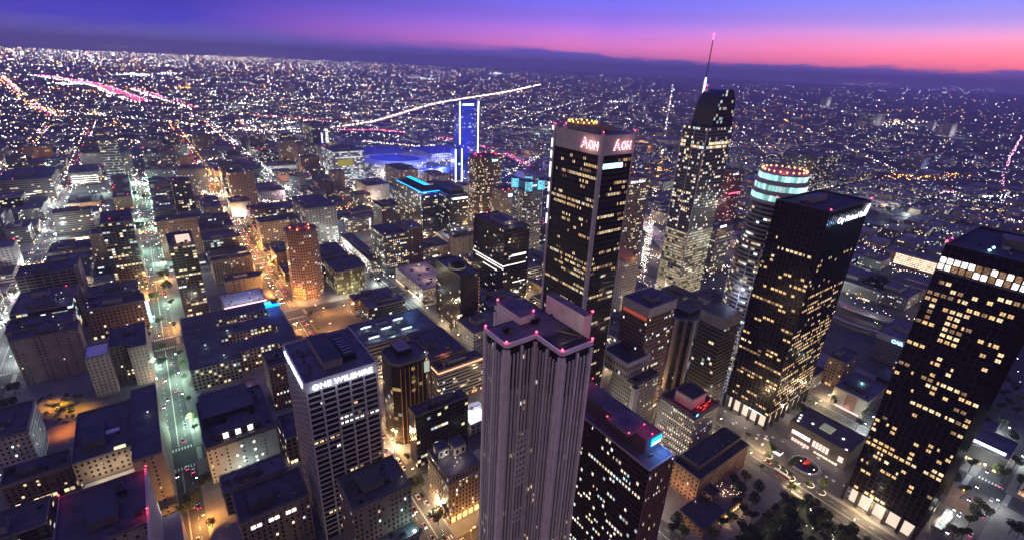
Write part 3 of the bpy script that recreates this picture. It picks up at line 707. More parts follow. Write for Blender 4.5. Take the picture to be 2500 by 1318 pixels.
xb=MB();BR=mat('steel brace',(.03,.028,.03),.5)
for j in range(2):
    for i in range(13):
        ya=yn1-3.35*i-.35;yb=ya-2.7;z=187.5+j*4.2;lit=random.Random(i*7+j).random()
        k=WINC[1] if (lit>.45 or i<2) else WIN[3]
        mb=MB();mb.box(xn-.12,xn-.05,yb,ya,z,z+3.6,k);part(mb,'window',p)
        if lit<.8: xb.beam((xn-.2,ya,z),(xn-.2,yb,z+3.6),.22,BR)
xb.box(xn-.35,xn-.05,yn0,yn1,186.2,187,MET);part(xb,'brace',p)
rooftop(p,xn+8,xn+66,yn0+6,yn1-6,202.1,61,10,True);beacon(p,xn,yn1,203.6,.7);beacon(p,xn+10,yn1,203.6,.6)
mb=MB();mb.dot(xn+9,yn0+26,203.4,.9,SIGNC);part(mb,'roof_lamp',p);lamp(xn+9,yn0+26,205,CYN,120,.4,p)
mb=MB();mb.dot(xn+18,yn1-18,203.4,.9,SIGNC);part(mb,'roof_lamp',p)
# glass tower with curved sail top and spire
bx0,by0=at(1649,728,0);bx1=bx0+56;by1=bis(lambda y:pr(bx0,y,0)[0]-1600,by0+3,by0+150)
FP.append((bx0,bx1,by0,by1));print('WG',bx0,bx1,by0,by1)
p=root('skyscraper',((bx0+bx1)/2,(by0+by1)/2,0),'tallest glass tower with a curved dark sail top and a slim lit spire','skyscraper')
wg=facade('pale glass tower wall',(.13,.13,.145),(.012,.014,.02),.74,.62,.2,warm=(1,.8,.55),coolp=.35,es=1.5,rough=.4,run=1)
wl=facade('lower lit glass wall',(.16,.15,.12),(.02,.02,.02),.88,.6,.82,warm=(1,.80,.48),cool=(1,.88,.62),coolp=.3,es=.55,rough=.4,run=8,dim=.12)
hs=229.
print('WG shaft',hs,pr(bx0,by1,hs),pr(bx0,by0,hs),pr(bx1,by0,hs),pr(bx0,by0,0))
mb=MB();mb.prism(rp(bx0,bx1,by0,by1),0,95,wl,4.2,4.0,seed=9);part(mb,'lower_wall',p)
mb=MB();mb.prism(rp(bx0,bx1,by0,by1),95,hs,wg,3.6,3.8,seed=4);part(mb,'wall',p)
mb=MB();mb.face([(bx0,by0,hs),(bx1,by0,hs),(bx1,by1,hs),(bx0,by1,hs)],ROOF);part(mb,'roof',p)
cc=facade('crown floor wall',(.1,.1,.1),(.02,.02,.02),.85,.7,.8,warm=(1,.72,.42),coolp=.2,es=1.5,run=4)
mb=MB();mb.prism(rp(bx0-.15,bx1+.15,by0-.15,by1+.15),hs-26,hs-17,cc,4,4.5,seed=2);part(mb,'lit_floors',p)
for (x,y) in ((bx0,by0),(bx0,by1),((bx0),(by0+by1)/2)):
    mb=MB();mb.box(x-.6,x+.6,y-.6,y+.6,0,hs,WHC);part(mb,'corner_column',p)
SG=facade('dark sail glass',(.03,.032,.04),(.01,.01,.014),.9,.8,.16,coolp=.7,es=.8,rough=.25)
xs=bx0+(bx1-bx0)*.22;ht=277.
mb=MB();N=18;prev=None;sec=[]
for i in range(N+1):
    t=i/N;x=xs+(bx1-xs)*t;z=hs+2+(ht-hs-2)*max(0,1-abs(2*t-1)**2.5)**.5*(.84+.16*t);sec.append((x,z))
for (xa,za),(xb_,zb) in zip(sec,sec[1:]):
    for yy,fl_ in ((by0+3,0),(by1-3,1)):
        a=[(xa,yy,hs),(xb_,yy,hs),(xb_,yy,zb),(xa,yy,za)];uvq=[(xa/4,0),(xb_/4,0),(xb_/4,(zb-hs)/4),(xa/4,(za-hs)/4)]
        mb.face(a if not fl_ else a[::-1],SG,uvq if not fl_ else uvq[::-1])
    mb.face([(xa,by0+3,za),(xb_,by0+3,zb),(xb_,by1-3,zb),(xa,by1-3,za)],G1)
part(mb,'sail_crown',p)
sx,sy=at(1703,304,229)
zt=bis(lambda z:pr(sx,sy,z)[1]-86,290,460);zs=lambda py:bis(lambda z:pr(sx,sy,z)[1]-py,100,460)
print('spire',zt,pr(sx,sy,zt),pr(sx,sy,hs))
mb=MB();mb.cyl(sx,sy,2.2,zs(330),zs(250),WHC,8,r1=1.7);part(mb,'spire_base',p)
mb=MB();mb.cyl(sx,sy,1.6,zs(250),zs(190),glow('spire white light',(.8,.75,1),2.2),8,r1=1.1);part(mb,'lit_spire_section',p)
mb=MB();mb.cyl(sx,sy,.75,zs(190),zs(98),MET,8,r1=.55);part(mb,'spire',p)
mb=MB();mb.cyl(sx,sy,.8,zs(98),zt,glow('red spire light',(1,.05,.2),7),8,r1=.6);mb.dot(sx,sy,zt+1,1.5,REDL);part(mb,'spire_tip',p)
beacon(p,sx+5,sy,zs(212),1.2)
litwin(p,(bx0,by1),(0,-1),by1-by0,98,hs-28,3.6,3.8,1.5,2.4,.10,[WIN[1],WIN[2],WIN[0]],71,runp=.5,maxobj=50)
# round stepped tower with bright cyan crown
def ringtower():
    hh=215.;tx,ty=at(1915,418,hh);c0=(tx,ty);print('crown',c0,pr(tx,ty,0),pr(tx,ty,hh))
    r=(at(1972,424,hh)[0]-at(1858,418,hh)[0])*.35;r=max(22,r);print('r',r)
    p=root('skyscraper',(c0[0],c0[1],0),'pale rounded tower with stacked cyan-white lit rings and a red-lit top','skyscraper');FP.append((c0[0]-r,c0[0]+r,c0[1]-r,c0[1]+r))
    f=facade('pale curved strip wall',(.22,.21,.225),(.012,.012,.016),1.01,.5,.16,coolp=.35,es=1.5,run=2)
    mb=MB();n=24;P=[(c0[0]+r*1.15*math.cos(2*math.pi*i/n),c0[1]+r*1.15*math.sin(2*math.pi*i/n)) for i in range(n)]
    mb.prism(P,0,150,f,3.4,3.9,cap=ROOF2,seed=3);part(mb,'lower_wall',p)
    P=[(c0[0]+r*math.cos(2*math.pi*i/n),c0[1]+r*math.sin(2*math.pi*i/n)) for i in range(n)]
    mb=MB();mb.prism(P,150,hh-26,f,3.4,3.9,cap=ROOF2,seed=5);part(mb,'upper_wall',p)
    g=facade('cyan lit ring glass',(.2,.4,.42),(.1,.3,.32),.92,.92,1.0,warm=(.45,1,.95),cool=(.7,1,1),es=1.5,run=2)
    for k,rr in enumerate((1.0,.96,.9)):
        z=hh-26+k*8.6;Q=[(c0[0]+r*rr*math.cos(2*math.pi*i/12),c0[1]+r*rr*math.sin(2*math.pi*i/12)) for i in range(12)]
        mb=MB();mb.prism(Q,z+2.2,z+7.4,g,2.6,5.2);part(mb,'lit_ring',p)
        mb=MB();Q2=[(c0[0]+r*rr*1.02*math.cos(2*math.pi*i/12),c0[1]+r*rr*1.02*math.sin(2*math.pi*i/12)) for i in range(12)]
        mb.prism(Q2,z+7.4,z+8.6,WHC,9,9,cap=ROOF2);mb.prism(Q2,z,z+2.2,WHC,9,9);part(mb,'ring_ledge',p)
    for k in range(22):
        a=2*math.pi*k/22;mb=MB();mb.dot(c0[0]+r*.8*math.cos(a),c0[1]+r*.8*math.sin(a),hh+1.4,.9,glow('orange red roof lamp',(1,.22,.08),9));part(mb,'rim_lamp',p)
    lamp(c0[0],c0[1],hh+7,(1,.12,.08),2500,1,p)
    for s in range(9): 
        a=math.pi*(1.0+s/8*.9);mb=MB();mb.cyl(c0[0]+r*1.17*math.cos(a),c0[1]+r*1.17*math.sin(a),.5,0,150,WHC,6);part(mb,'rib',p)
    lamp(c0[0]-r*1.6,c0[1]-2,12,(.7,.75,1),9000,1,p);lamp(c0[0]-r*1.7,c0[1]-4,60,(.7,.75,1),5000,1,p);lamp(c0[0]-r*1.6,c0[1],105,(.7,.75,1),5000,1,p)
    text(p,'pwc',c0[0]+r*.45,c0[1]-r*.95,hh-34,5,SIGNW,'front')
ringtower()
# ------------------------------------------------------------------ other towers
def ring(cx,cy,rx,ry,n=20,pw=1.0,rot=0):
    o=[]
    for i in range(n):
        a=2*math.pi*(i+.5)/n+rot;c,s=math.cos(a),math.sin(a)
        o.append((cx+rx*math.copysign(abs(c)**pw,c),cy+ry*math.copysign(abs(s)**pw,s)))
    return o
def poly_tower(rc,poly,name,label,fac,cat='office tower',bay=2.6,fl=3.9,roof=ROOF,seed=3,kit=True):
    x0,x1,y0,y1,H=rc;p=root(name,((x0+x1)/2,(y0+y1)/2,0),label,cat);FP.append((x0,x1,y0,y1))
    mb=MB();mb.prism(poly,0,H,fac,bay,fl,seed=seed);part(mb,'wall',p)
    mb=MB();mb.face([(a,b,H-.3) for a,b in poly],roof);part(mb,'roof',p)
    parapet(p,poly,H-.3,PAR,1.5,.8)
    if kit: rooftop(p,x0+(x1-x0)*.25,x1-(x1-x0)*.25,y0+(y1-y0)*.25,y1-(y1-y0)*.25,H-.3,seed,4)
    return p
def cut(x0,x1,y0,y1,c): return [(x0+c,y0),(x1-c,y0),(x1,y0+c),(x1,y1-c),(x1-c,y1),(x0+c,y1),(x0,y1-c),(x0,y0+c)]
# brown rounded tower TCW
x0=504;y0=776;x1=556;y1=822;H=122+12
f=facade('brown ribbed tower wall',(.13,.075,.055),wx=.62,wy=.55,lit=.25,warm=(1,.75,.42),coolp=.12,es=1.7,run=3)
rc=solve((1178,395),1232,372,('A',545));x0,x1,y0,y1,H=rc[0]-8,rc[1],rc[2],rc[2]+46,rc[4]+6;print('tcw',x0,x1,y0,y1,H)
p=poly_tower((x0,x1,y0,y1,H),ring((x0+x1)/2,(y0+y1)/2,(x1-x0)/2*1.05,(y1-y0)/2*1.05,20,.62),'office_tower','brown rounded tower with red roof lights behind the blue-lit sports arena side',f,seed=8)
text(p,'TCW',x0+28,y0-1.2,H-8,6,SIGNC,'front')
for k in range(9):
    a=math.pi*(k/8*1.4-.2);beacon(p,(x0+x1)/2+22*math.cos(a),(y0+y1)/2+20*math.sin(a),H+1,.8)
# brown grid tower (lit sign) and the gothic-topped one before it
rc=(569,616,478,520,139.8);f=facade('brown square grid wall',(.22,.15,.11),wx=.55,wy=.55,lit=.22,warm=(1,.8,.5),coolp=.1,es=1.6,run=2)
p=bld(rc,'office_tower','brown square-grid tower with an orange lit roof behind the red lettered tower',f,bay=3.2,fl=3.9,cat='office tower',seed=5)
text(p,'ERNST & YOUNG',rc[0]+3,rc[2]-.5,rc[4]-6,4.4,SIGNW,'front',sx=.95);RO=glow('orange roof lamp',(1,.3,.05),9)
for k in range(8): 
    mb=MB();mb.dot(rc[0]+5+k*5,rc[3]-8-(k%2)*8,rc[4]+3,.9,RO);part(mb,'roof_lamp',p)
lamp((rc[0]+rc[1])/2,(rc[2]+rc[3])/2,rc[4]+8,(1,.35,.08),2500,1,p)
gx=at(1520,690,30);rc=solve((1528,640),1562,600,('A',765));print('gothic',rc)
f=facade('white square grid wall',(.36,.33,.32),(.02,.02,.02),.48,.5,.07,es=1.2)
p=bld(rc,'office_tower','white grid tower topped by an orange-lit steep crown behind the black lettered tower',f,bay=3.4,fl=3.6,cat='office tower',seed=6,kit=False)
mb=MB();a,b,c,d,H=rc;mx=(a+b)/2
for (u0,u1) in ((a+2,b-2),):
    m_=mat('orange lit copper roof',(.35,.17,.07),.7)
    mb.face([(u0,c+2,H),(u1,c+2,H),(u1-5,(c+d)/2,H+14),(u0+5,(c+d)/2,H+14)],m_);mb.face([(u0,d-2,H),(u0,c+2,H),(u0+5,(c+d)/2,H+14)],m_)
    mb.face([(u1,c+2,H),(u1,d-2,H),(u1-5,(c+d)/2,H+14)],m_);mb.face([(u1,d-2,H),(u0,d-2,H),(u0+5,(c+d)/2,H+14),(u1-5,(c+d)/2,H+14)],m_)
part(mb,'steep_roof',p)
for k in range(7):
    mb=MB();mb.cyl(a+(b-a)*k/6,c,.8,H,H+6,WHC,4,r1=.05,cap=False);part(mb,'pinnacle',p)
    mb=MB();mb.dot(a+4+(b-a-8)*k/6,(c+d)/2,H+15,.7,RO);part(mb,'ridge_lamp',p)
lamp(mx,c-5,H+5,(1,.45,.1),1800,1,p);lamp(a-4,(c+d)/2,H+5,(1,.45,.1),1800,1,p)
# pale tower with cyan lit turrets
x0,x1,y0,y1,H=solve((1285,470),1335,455,('A',625));f=facade('pale grey tower wall',(.24,.235,.225),wx=.6,wy=.5,lit=.2,warm=(1,.9,.65),coolp=.45,es=1.6,run=2)
p=poly_tower((x0,x1,y0,y1,H),cut(x0,x1,y0,y1,9),'office_tower','pale grey tower crowned with three glowing cyan turrets',f,bay=2.6,seed=12,kit=False)
CG=facade('cyan turret glass',(.1,.5,.6),(.1,.5,.6),.86,.8,1.0,warm=(.22,.75,1),cool=(.3,.85,1),es=1.3)
for (tx,ty) in ((x0+9,y0+6),(x1-7,y0+6),(x0+5,y1-8),(x1-7,y1-6)):
    mb=MB();mb.prism(ring(tx,ty,6,6,10),H,H+15,CG,2.2,3,cap=DRK);part(mb,'lit_turret',p)
mb=MB();mb.box(x0+10,x1-10,y0+10,y1-10,H,H+12,mat('blue grey panel',(.1,.13,.17),.6),DRK);part(mb,'penthouse',p)
text(p,'COOP',x0-.5+17,y0+9,H+5,4,SIGNW,'front');lamp((x0+x1)/2,y0-6,H+6,(.2,.7,1),1500,1,p);lamp(x0-6,(y0+y1)/2,H+6,(.2,.7,1),1000,1,p)
q2=(x0+35,y1+45);p=bld((x0+30,x0+70,y1+60,y1+95,82),'office_tower','brown tower with red beacons and a blue lit sign behind the cyan-turret tower','brown',bay=3,cat='office tower',seed=3)
for k in range(4): beacon(p,x0+30+k*13,y1+60,83,1)
mb=MB();mb.box(x0+42,x0+64,y1+59.4,y1+59.9,70,75,SIGNC);part(mb,'blue_sign',p)
# black glass mid tower with bright white strips
x0,x1,y0,y1,H=solve((1233,563),1294,526,('A',735))
f=facade('near black glass wall',(.015,.012,.014),(.006,.006,.008),.9,.6,.035,coolp=.3,es=1.3,rough=.3,run=3)
p=bld((x0,x1,y0,y1,H),'office_tower','black glass box with two long bright white window strips',f,roof=ROOF,bay=1.9,fl=3.8,cat='office tower',seed=14,par=DRK)
for zz,L0,L1 in ((H-50,.0,1.),(H-53.8,.1,1.),(H-60,.35,.8)):
    mb=MB();mb.box(x0-.12,x0-.04,y0+(y1-y0)*(1-L1),y0+(y1-y0)*(1-L0),zz,zz+1.6,WINC[1]);part(mb,'lit_strip',p)
for zz,a in ((H-49,.0),(H-36,.3),(H-75,.4),(H-37.5,.2)):
    mb=MB();mb.box(x0+(x1-x0)*a,x1-4,y0-.12,y0-.04,zz,zz+1.4,WINC[1]);part(mb,'lit_strip',p)
mb=MB();mb.dot(x0+16,y0+12,H+3.5,.9,WINC[1]);part(mb,'roof_lamp',p);lamp(x0+18,y0+12,H+5,(1,.95,.7),500,.5,p);beacon(p,x0+20,y1-3,H+1,.8)
mb=MB()
for k in range(5): mb.box(x0+20+k*3.5,x0+22+k*3.5,y0+18,y1-10,H,H+1.8,mat('olive frame',(.25,.24,.15),.7))
part(mb,'roof_frame',p)
# dark hotel with the round revolving top
x0,x1,y0,y1,H=solve((1124,676),1163,635,('A',810));x1+=4
f=facade('dark reflective hotel wall',(.03,.022,.02),(.014,.012,.013),.8,.7,.03,coolp=.2,es=1.2,rough=.25)
p=bld((x0,x1,y0,y1,H),'hotel','dark glossy slab hotel with a round drum turret on its roof',f,bay=3,fl=3.3,cat='hotel',seed=15,kit=False,par=DRK)
cx,cy=x0+10,y0+24;mb=MB();mb.cyl(cx,cy,9.5,H,H+7,DRK,24);part(mb,'drum',p)
mb=MB();mb.cyl(cx,cy,9.8,H+1.5,H+3,glow('drum rim light',(.7,.6,.5),.25),24,cap=False);part(mb,'drum_windows',p)
mb=MB();mb.cyl(cx,cy,6,H+7,H+11,DRK,20);part(mb,'drum_cap',p)
mb=MB();RP=glow('pink strip',(1,.3,.25),1.2)
for k in range(14): mb.box(x1-.2,x1+.1,y0-.15,y0-.02,8+k*4.2,10+k*4.2,RP)
part(mb,'corner_light_strip',p)
# tan flat retail block with pierced wall
x0,x1,y0,y1,H=solve((1033,708),1088,653,('A',749))
p=bld((x0,x1+14,y0,y1,H),'department_store','low tan-roofed store with rows of small glowing square holes in its left wall',facade('pierced tan wall',(.24,.19,.16),(.03,.02,.02),.5,.5,.62,warm=(1,.85,.65),coolp=.2,es=.8),roof=mat('tan roof',(.36,.29,.26),.9,var=.15,sc=.1),bay=2.6,fl=3.4,cat='store',seed=16,n=3,pent=False)
DV=mat('dark vent',(.02,.018,.02),.8);q=random.Random(4)
for k in range(11):
    a,b=x0+8+q.uniform(0,30),y0+8+q.uniform(0,60);mb=MB();mb.box(a-1.4,a+1.4,b-1,b+1,H,H+1.5,DV);part(mb,'roof_vent',p)
lamp(x0+26,y1-20,H+7,(1,.72,.55),2600,1,p);lamp(x0+20,y0+24,H+8,(1,.72,.55),1900,1,p);mb=MB();mb.dot(x0+26,y1-20,H+6,.8,WINC[1]);part(mb,'roof_lamp',p)
mb=MB();mb.box(x0-.6,x0-.1,y0,y1,5,6.4,glow('store cove light',(1,.72,.45),1.4));part(mb,'cove_light',p)
# named list: key, name, label, facade, roof, bay, floor, category
L=[
('stripe','parking_structure','orange and white striped parking building with a flat blue-grey roof','deck',ROOF2,5,3.2,'parking building'),
('cornice','office_building','office block with a glowing orange-pink cornice line under its dark roof','strip',ROOF,2.2,3.7,'office building'),
('court','office_building','block with an orange-lit inner court behind the glowing cornice block','brown',ROOF,3.4,3.7,'office building'),
('blackslab','office_building','small black slab with one row of lit windows below the glowing cornice block','darkgl',ROOF,3,3.8,'office building'),
('tanlow','office_building','tan office block right of the red lettered tower, set above a smaller corner turret','white',ROOF,2.0,3.7,'office building'),
('beigeblk','concert_hall','windowless beige block with teal-lit roof across the street behind the plaza','blank',ROOF2,9,9,'hall'),
('brick','hotel','old brown brick hotel between the two bronze towers','brown',ROOF,2.8,3.4,'hotel'),
('n1','apartment_building','broad beige blank-walled block with small square windows at the left edge','blank',ROOF,3.6,3.4,'apartment building'),
('n3','office_building','pale ribbed block with dark windows at the bottom left edge','white',ROOF,3.0,3.8,'office building'),
('n6','apartment_building','reddish six-storey block with a few bright windows at the lower left','brown',ROOF,3.2,3.2,'apartment building'),
('n8','apartment_building','greenish white block with scattered small windows and three bright dormers','sparse',ROOF,3.6,3.5,'apartment building'),
('n9','garage_building','low purple-roofed shed in front of the greenish white block','grey',ROOF2,5,4,'building'),
('n10','office_building','low tan block with one row of brilliant windows at the bottom','tan',ROOF,3.2,3.8,'office building'),
('bottommid','office_building','tan masonry block with a cluttered dark roof at the bottom centre','tan',ROOF,2.6,3.7,'office building'),
('m1','office_building','dark striped office slab with faint blue lit rows at the left','strip',ROOF,6,3.6,'office building'),
('m2','apartment_tower','tall glass apartment tower with stacked balconies beside the green-lit avenue','resi',ROOF,3.8,3.2,'apartment tower'),
('m3','hotel','old brick hotel with a blue lit vertical sign on its avenue corner','brown',ROOF,3.6,3.8,'hotel'),
('m4','warehouse','blank pale wall building washed by white lights at the left','blank',ROOF2,9,9,'building'),
('m5','warehouse','low blue-roofed building with an orange-lit annex at the left','blank',ROOF,8,6,'building'),
('m6','office_building','wide dark building with bright dashed window rows at the far left edge','strip',ROOF,4,4,'office building'),
('m7','office_building','dark block with two continuous bright window bands at the left','strip',ROOF,5,4,'office building'),
('m8','apartment_tower','slender grey tower banded with pale balcony strips at the left','resi',ROOF,3,3.4,'apartment tower'),
('m10','office_tower','grey grid-windowed block beside the orange-lit avenue','grey',ROOF2,3.2,3.5,'office building'),
('p1','apartment_tower','black apartment tower with scattered pink-white windows and a glowing rooftop lounge','brnz',ROOF,4.5,3.4,'apartment tower'),
('p2','hotel','tan thirteen-bay hotel with a grid of small dark windows','tan',ROOF,3.4,3.4,'hotel'),
('p3','office_building','plain pinkish-grey block behind a low white roof','blank',ROOF,6,4,'building'),
('p7','office_building','narrow old brick block tucked left of the white gridded tower','brown',ROOF,2.8,3.6,'office building'),
('p12a','office_building','low dark block in front of the octagonal brick tower','darkgl',ROOF,4,3.8,'office building'),
('p13','shops_building','long low row of shops with a brightly lit street front','lowlit',ROOF,4,3.6,'shop row'),
('p14','apartment_tower','dark apartment tower speckled with many warm windows and a blue lit one','resi',ROOF,2.6,3.2,'apartment tower'),
('p15','office_building','tan low block with a white roof penthouse','tan',ROOF,4,3.8,'office building'),
('p17','office_building','pale blank block with one dark square near its top corner','blank',ROOF,6,3.8,'building'),
('p18','office_building','wide brown strip-window block with one bright stair column','strip',ROOF,4,3.5,'office building'),
('p19','office_building','dark block with a split black roof and faint grey columns','grey',ROOF,5,3.8,'office building'),
('p20','apartment_building','pale stepped apartment block dotted with white lights','resi',ROOF2,3.4,3.2,'apartment building'),
('p24','warehouse','low pale blue-grey hall lit along its front','blank',ROOF2,8,6,'building'),
]
S={
'cornice':((1070,908),1180,891,('A',990)),'court':((1050,880),1136,823,40.),'blackslab':((1015,1018),1143,996,('A',1142)),
'bottommid':((861,1247),1003,1169,60.),'tanlow':((1554,938),1609,899,55.),'beigeblk':((2119,982),2165,943,('A',1022)),
'brick':((2064,888),2099,869,('A',950)),'stripe':((864.5,736.6),962,722,('A',775)),
'n1':((22,834),190,813,('A',941)),'n3':((-60,1085),67,('r',976),('R',1144)),'n6':((0,1189),168,1172,('A',1246)),
'n8':((502,1098),673.5,984.5,('A',1180)),'n9':((545,1205),700,1165,20.),'n10':((585,1279),755,1205,40.),
'm1':((37,678),181.5,652,('A',785)),'m2':((243,549),322,520,('A',712)),'m3':((205,760),352,742,('A',830)),
'm4':((148,527),242,512,('A',565)),'m5':((163,500),244,478,('A',512)),'m6':((-10,446),125,415,('A',500)),
'm7':((166,425),240,405,('A',457)),'m8':((238,345),283,338,('A',460)),'m10':((433,417),502,406,('A',481)),
'p1':((412,605),476,572,('A',775)),'p2':((517,638.5),614,631,('A',700)),'p3':((550,689),638,676,('A',722)),
'p7':((655,898),705,862,45.),'p12a':((787,632),850,602,30.),'p13':((906,641),925,573,('A',665)),
'p14':((938,578),996,553,('A',680)),'p15':((1029,609),1098,590,('A',634)),'p17':((1110,582),1168,574,('A',625)),
'p18':((848.7,536.6),949.5,528,('A',570)),'p19':((745,512),820,482,('A',600)),'p20':((612,518),740,503,('A',545)),
'p24':((652,408),738,398,('A',420))}
BO={}
for key,nm,lab,fac,rf,bay,fl,cat in L:
    rc=solve(*S[key])
    if key=='p13': rc=(rc[0],rc[0]+20)+rc[2:]
    if key=='n6': rc=(rc[0],rc[1],rc[2],rc[3]+12,rc[4])
    BO[key]=(bld(rc,nm,lab,fac,roof=rf,bay=bay,fl=fl,cat=cat,seed=hash(len(key)*7+ord(key[0])*31+ord(key[-1]))%9999),rc)
def RC(k): return BO[k][1]
def PO(k): return BO[k][0]
def strip(k,nm,x0,x1,y0,y1,z0,z1,m):
    mb=MB();mb.box(x0,x1,y0,y1,z0,z1,m);part(mb,nm,PO(k))
a,b,c,d,H=RC('cornice');CO=glow('orange pink cornice light',(1,.33,.16),2.6)
strip('cornice','cornice_light',a,b,c-.7,c-.2,H-2,H-1.2,CO);strip('cornice','cornice_light',a-.7,a-.2,c,d,H-2,H-1.2,CO)
for k in range(5): lamp(a+5+k*9,c-2,H-3,(1,.4,.2),90,.4,PO('cornice'))
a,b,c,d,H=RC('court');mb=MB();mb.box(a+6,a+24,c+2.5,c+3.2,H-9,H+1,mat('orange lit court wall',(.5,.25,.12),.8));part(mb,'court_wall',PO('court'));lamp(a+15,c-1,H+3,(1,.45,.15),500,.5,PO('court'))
a,b,c,d,H=RC('m3');CB=glow('cyan blade sign',(.15,.55,1),7)
for k in range(9):
    mb=MB();mb.box(b+.1,b+2.6,c+2,c+2.8,6+k*3,8.2+k*3,CB if k<7 else glow('pink blade sign',(1,.4,.7),6));part(mb,'blade_sign',PO('m3'))
for z in (10,20,30): lamp(b+5,c+1,z,(.2,.6,1),1800,.6,PO('m3'))
a,b,c,d,H=RC('p1');PG=glow('pink lounge light',(1,.6,.45),1.1)
mb=MB();mb.box(a+8,b-3,c+12,c+30,H,H+4,PG,PG);part(mb,'rooftop_lounge',PO('p1'));lamp(a+14,c+8,H+5,(1,.6,.45),700,.5,PO('p1'))
litwin(PO('p1'),(a,c),(1,0),b-a,0,H,4.4,3.4,2.4,1.5,.16,[WIN[1],WIN[2],WIN[3],WIN[3]],91,runp=.2,maxobj=60)
litwin(PO('m2'),(RC('m2')[0],RC('m2')[2]),(1,0),RC('m2')[1]-RC('m2')[0],15,RC('m2')[4],4,3.2,1.9,1.2,.16,[WIN[3],WIN[0],WIN[1],WIN[3]],92,runp=.4,maxobj=60)
x0,x1,y0,y1,H=RC('m2');mb=MB()
for j in range(int(H/3.2)): 
    mb.box(x0+1,x1-1,y0-1.4,y0-.05,j*3.2,j*3.2+.25,MET)
part(mb,'balcony_slabs',PO('m2'))
litwin(PO('p14'),(RC('p14')[0],RC('p14')[2]),(1,0),RC('p14')[1]-RC('p14')[0],0,RC('p14')[4],3,3.2,1.2,1.3,.3,[WIN[1],WINC[1],WIN[2],WIN[0]],93,runp=.3,maxobj=60)
for k in ('m7','m6'):
    a,b,c,d,H=RC(k)
    for i in range(4 if k=='m7' else 3): strip(k,'lit_strip',a+(b-a)*(.05 if k=='m7' else .2+.2*i),a+(b-a)*(.95 if k=='m7' else .5+.13*i),c-.3,c-.1,H*.25+i*4.6,H*.25+i*4.6+1.5,WINC[1])
a,b,c,d,H=RC('m8')
for i in range(16): strip('m8','balcony_strip',a,b,c-1.2,c-.1,10+i*5.6,10.8+i*5.6,mat('pale balcony',(.6,.62,.68),.6))
a,b,c,d,H=RC('m1')
for i in range(5): strip('m1','lit_strip',b-14,b-1,c-.25,c-.08,12+i*3.6,13.2+i*3.6,glow('dull blue window',(.25,.5,.8),.5))
mb=MB()
for i in range(8): mb.box(a+(b-a)*i/7-.4,a+(b-a)*i/7+.4,c-.6,c-.05,0,H,CON)
part(mb,'pier',PO('m1'));mb=MB();mb.box(b-.1,b+4,c+3,d-2,0,H+4,CON,ROOF);part(mb,'stair_tower',PO('m1'))
a,b,c,d,H=RC('p18');strip('p18','lit_stair',a+(b-a)*.5,a+(b-a)*.54,c-.3,c-.1,2,H-3,WINC[1])
a,b,c,d,H=RC('n10');
for k in range(9): 
    if k not in(2,5,8): strip('n10','window',a+5+k*3.2,a+7.6+k*3.2,c-.25,c-.08,H-8,H-5.4,WINC[1])
a,b,c,d,H=RC('n8')
mb=MB();mb.box(a+2,b-10,c+24,d-4,H,H+9,mat('black penthouse',(.018,.016,.02),.8),ROOF);part(mb,'penthouse',PO('n8'))
for k in range(3):
    strip('n8','window',a+12+k*8,a+15.4+k*8,c+5,c+5.3,H+.5,H+5,WINC[1])
strip('n8','attic_wall',a+7,b-8,c+5.4,c+16,H,H+6,ROOF)
q=random.Random(8)
for k in range(12): strip('n8','window',a+18+4.6*q.randrange(6),0,0,0,0,0,WINC[1]) if False else (lambda xx,zz:strip('n8','window',xx,xx+1.5,c-.2,c-.06,zz,zz+1.7,WINC[1]))(a+17+4.0*q.randrange(6),6+3.5*q.randrange(6))
lamp(a+20,c-10,6,(.75,1,.9),2600,1,PO('n8'))
a,b,c,d,H=RC('m4');
for k in range(5): lamp(a+5+k*10,c-5,H*.9,(.8,.9,1),1500,.6,PO('m4'))
a,b,c,d,H=RC('m5');
for k in range(3): lamp(a+8+k*15,c-7,7,(1,.45,.1),1800,.6,PO('m5'))
a,b,c,d,H=RC('p24')
for k in range(6): lamp(a+6+k*15,c-8,8,(.7,.85,1),1800,.6,PO('p24'))
a,b,c,d,H=RC('p13')
for k in range(11): 
    lamp(a-4,c+6+k*13,5,(1,.85,.7),700,.5,PO('p13'));mb=MB();mb.dot(a-1.2,c+6+k*13,4.6,.6,WINC[1]);part(mb,'shop_lamp',PO('p13'))
a,b,c,d,H=RC('beigeblk');strip('beigeblk','brown_panel',a-.3,a-.05,c+8,c+17,0,H-1,mat('brown panel',(.2,.11,.08),.8));lamp((a+b)/2,(c+d)/2,H+5,(.4,.9,.9),900,.6,PO('beigeblk'));strip('beigeblk','pink_cove',a-.4,a-.1,c+3,d-5,.5,2.2,glow('pink shop light',(1,.55,.55),1.5));lamp(a-3,(c+d)/2,3,(1,.7,.65),500,.5,PO('beigeblk'))
# twin-wing pink block (one building)
l=solve((206.5,877),264,855,('A',970));r=solve((311,852),358,795,('A',940))
p=root('apartment_building',(-58,530,0),'pinkish twin-winged apartment block with a dark recessed middle beside the green-lit avenue','apartment building');FP.append((l[0],r[1],l[2],r[3]))
box_part(p,l[0],l[1],l[2],l[2]+24,0,l[4],F['pink'],mat('white roof',(.5,.5,.53),.8),3,3.3);box_part(p,r[0],r[1],r[2],r[3],0,r[4],F['pink'],ROOF,3,3.3)
box_part(p,l[1]+.05,r[0]-.05,l[2]+14,r[3],0,r[4]-1,F['brown'],ROOF,3,3.3);rooftop(p,r[0]-10,r[1],r[2]+18,r[3],r[4],5,5)
lamp(r[1]+3,r[2]-6,4,(1,.4,.25),1800,.5,p)
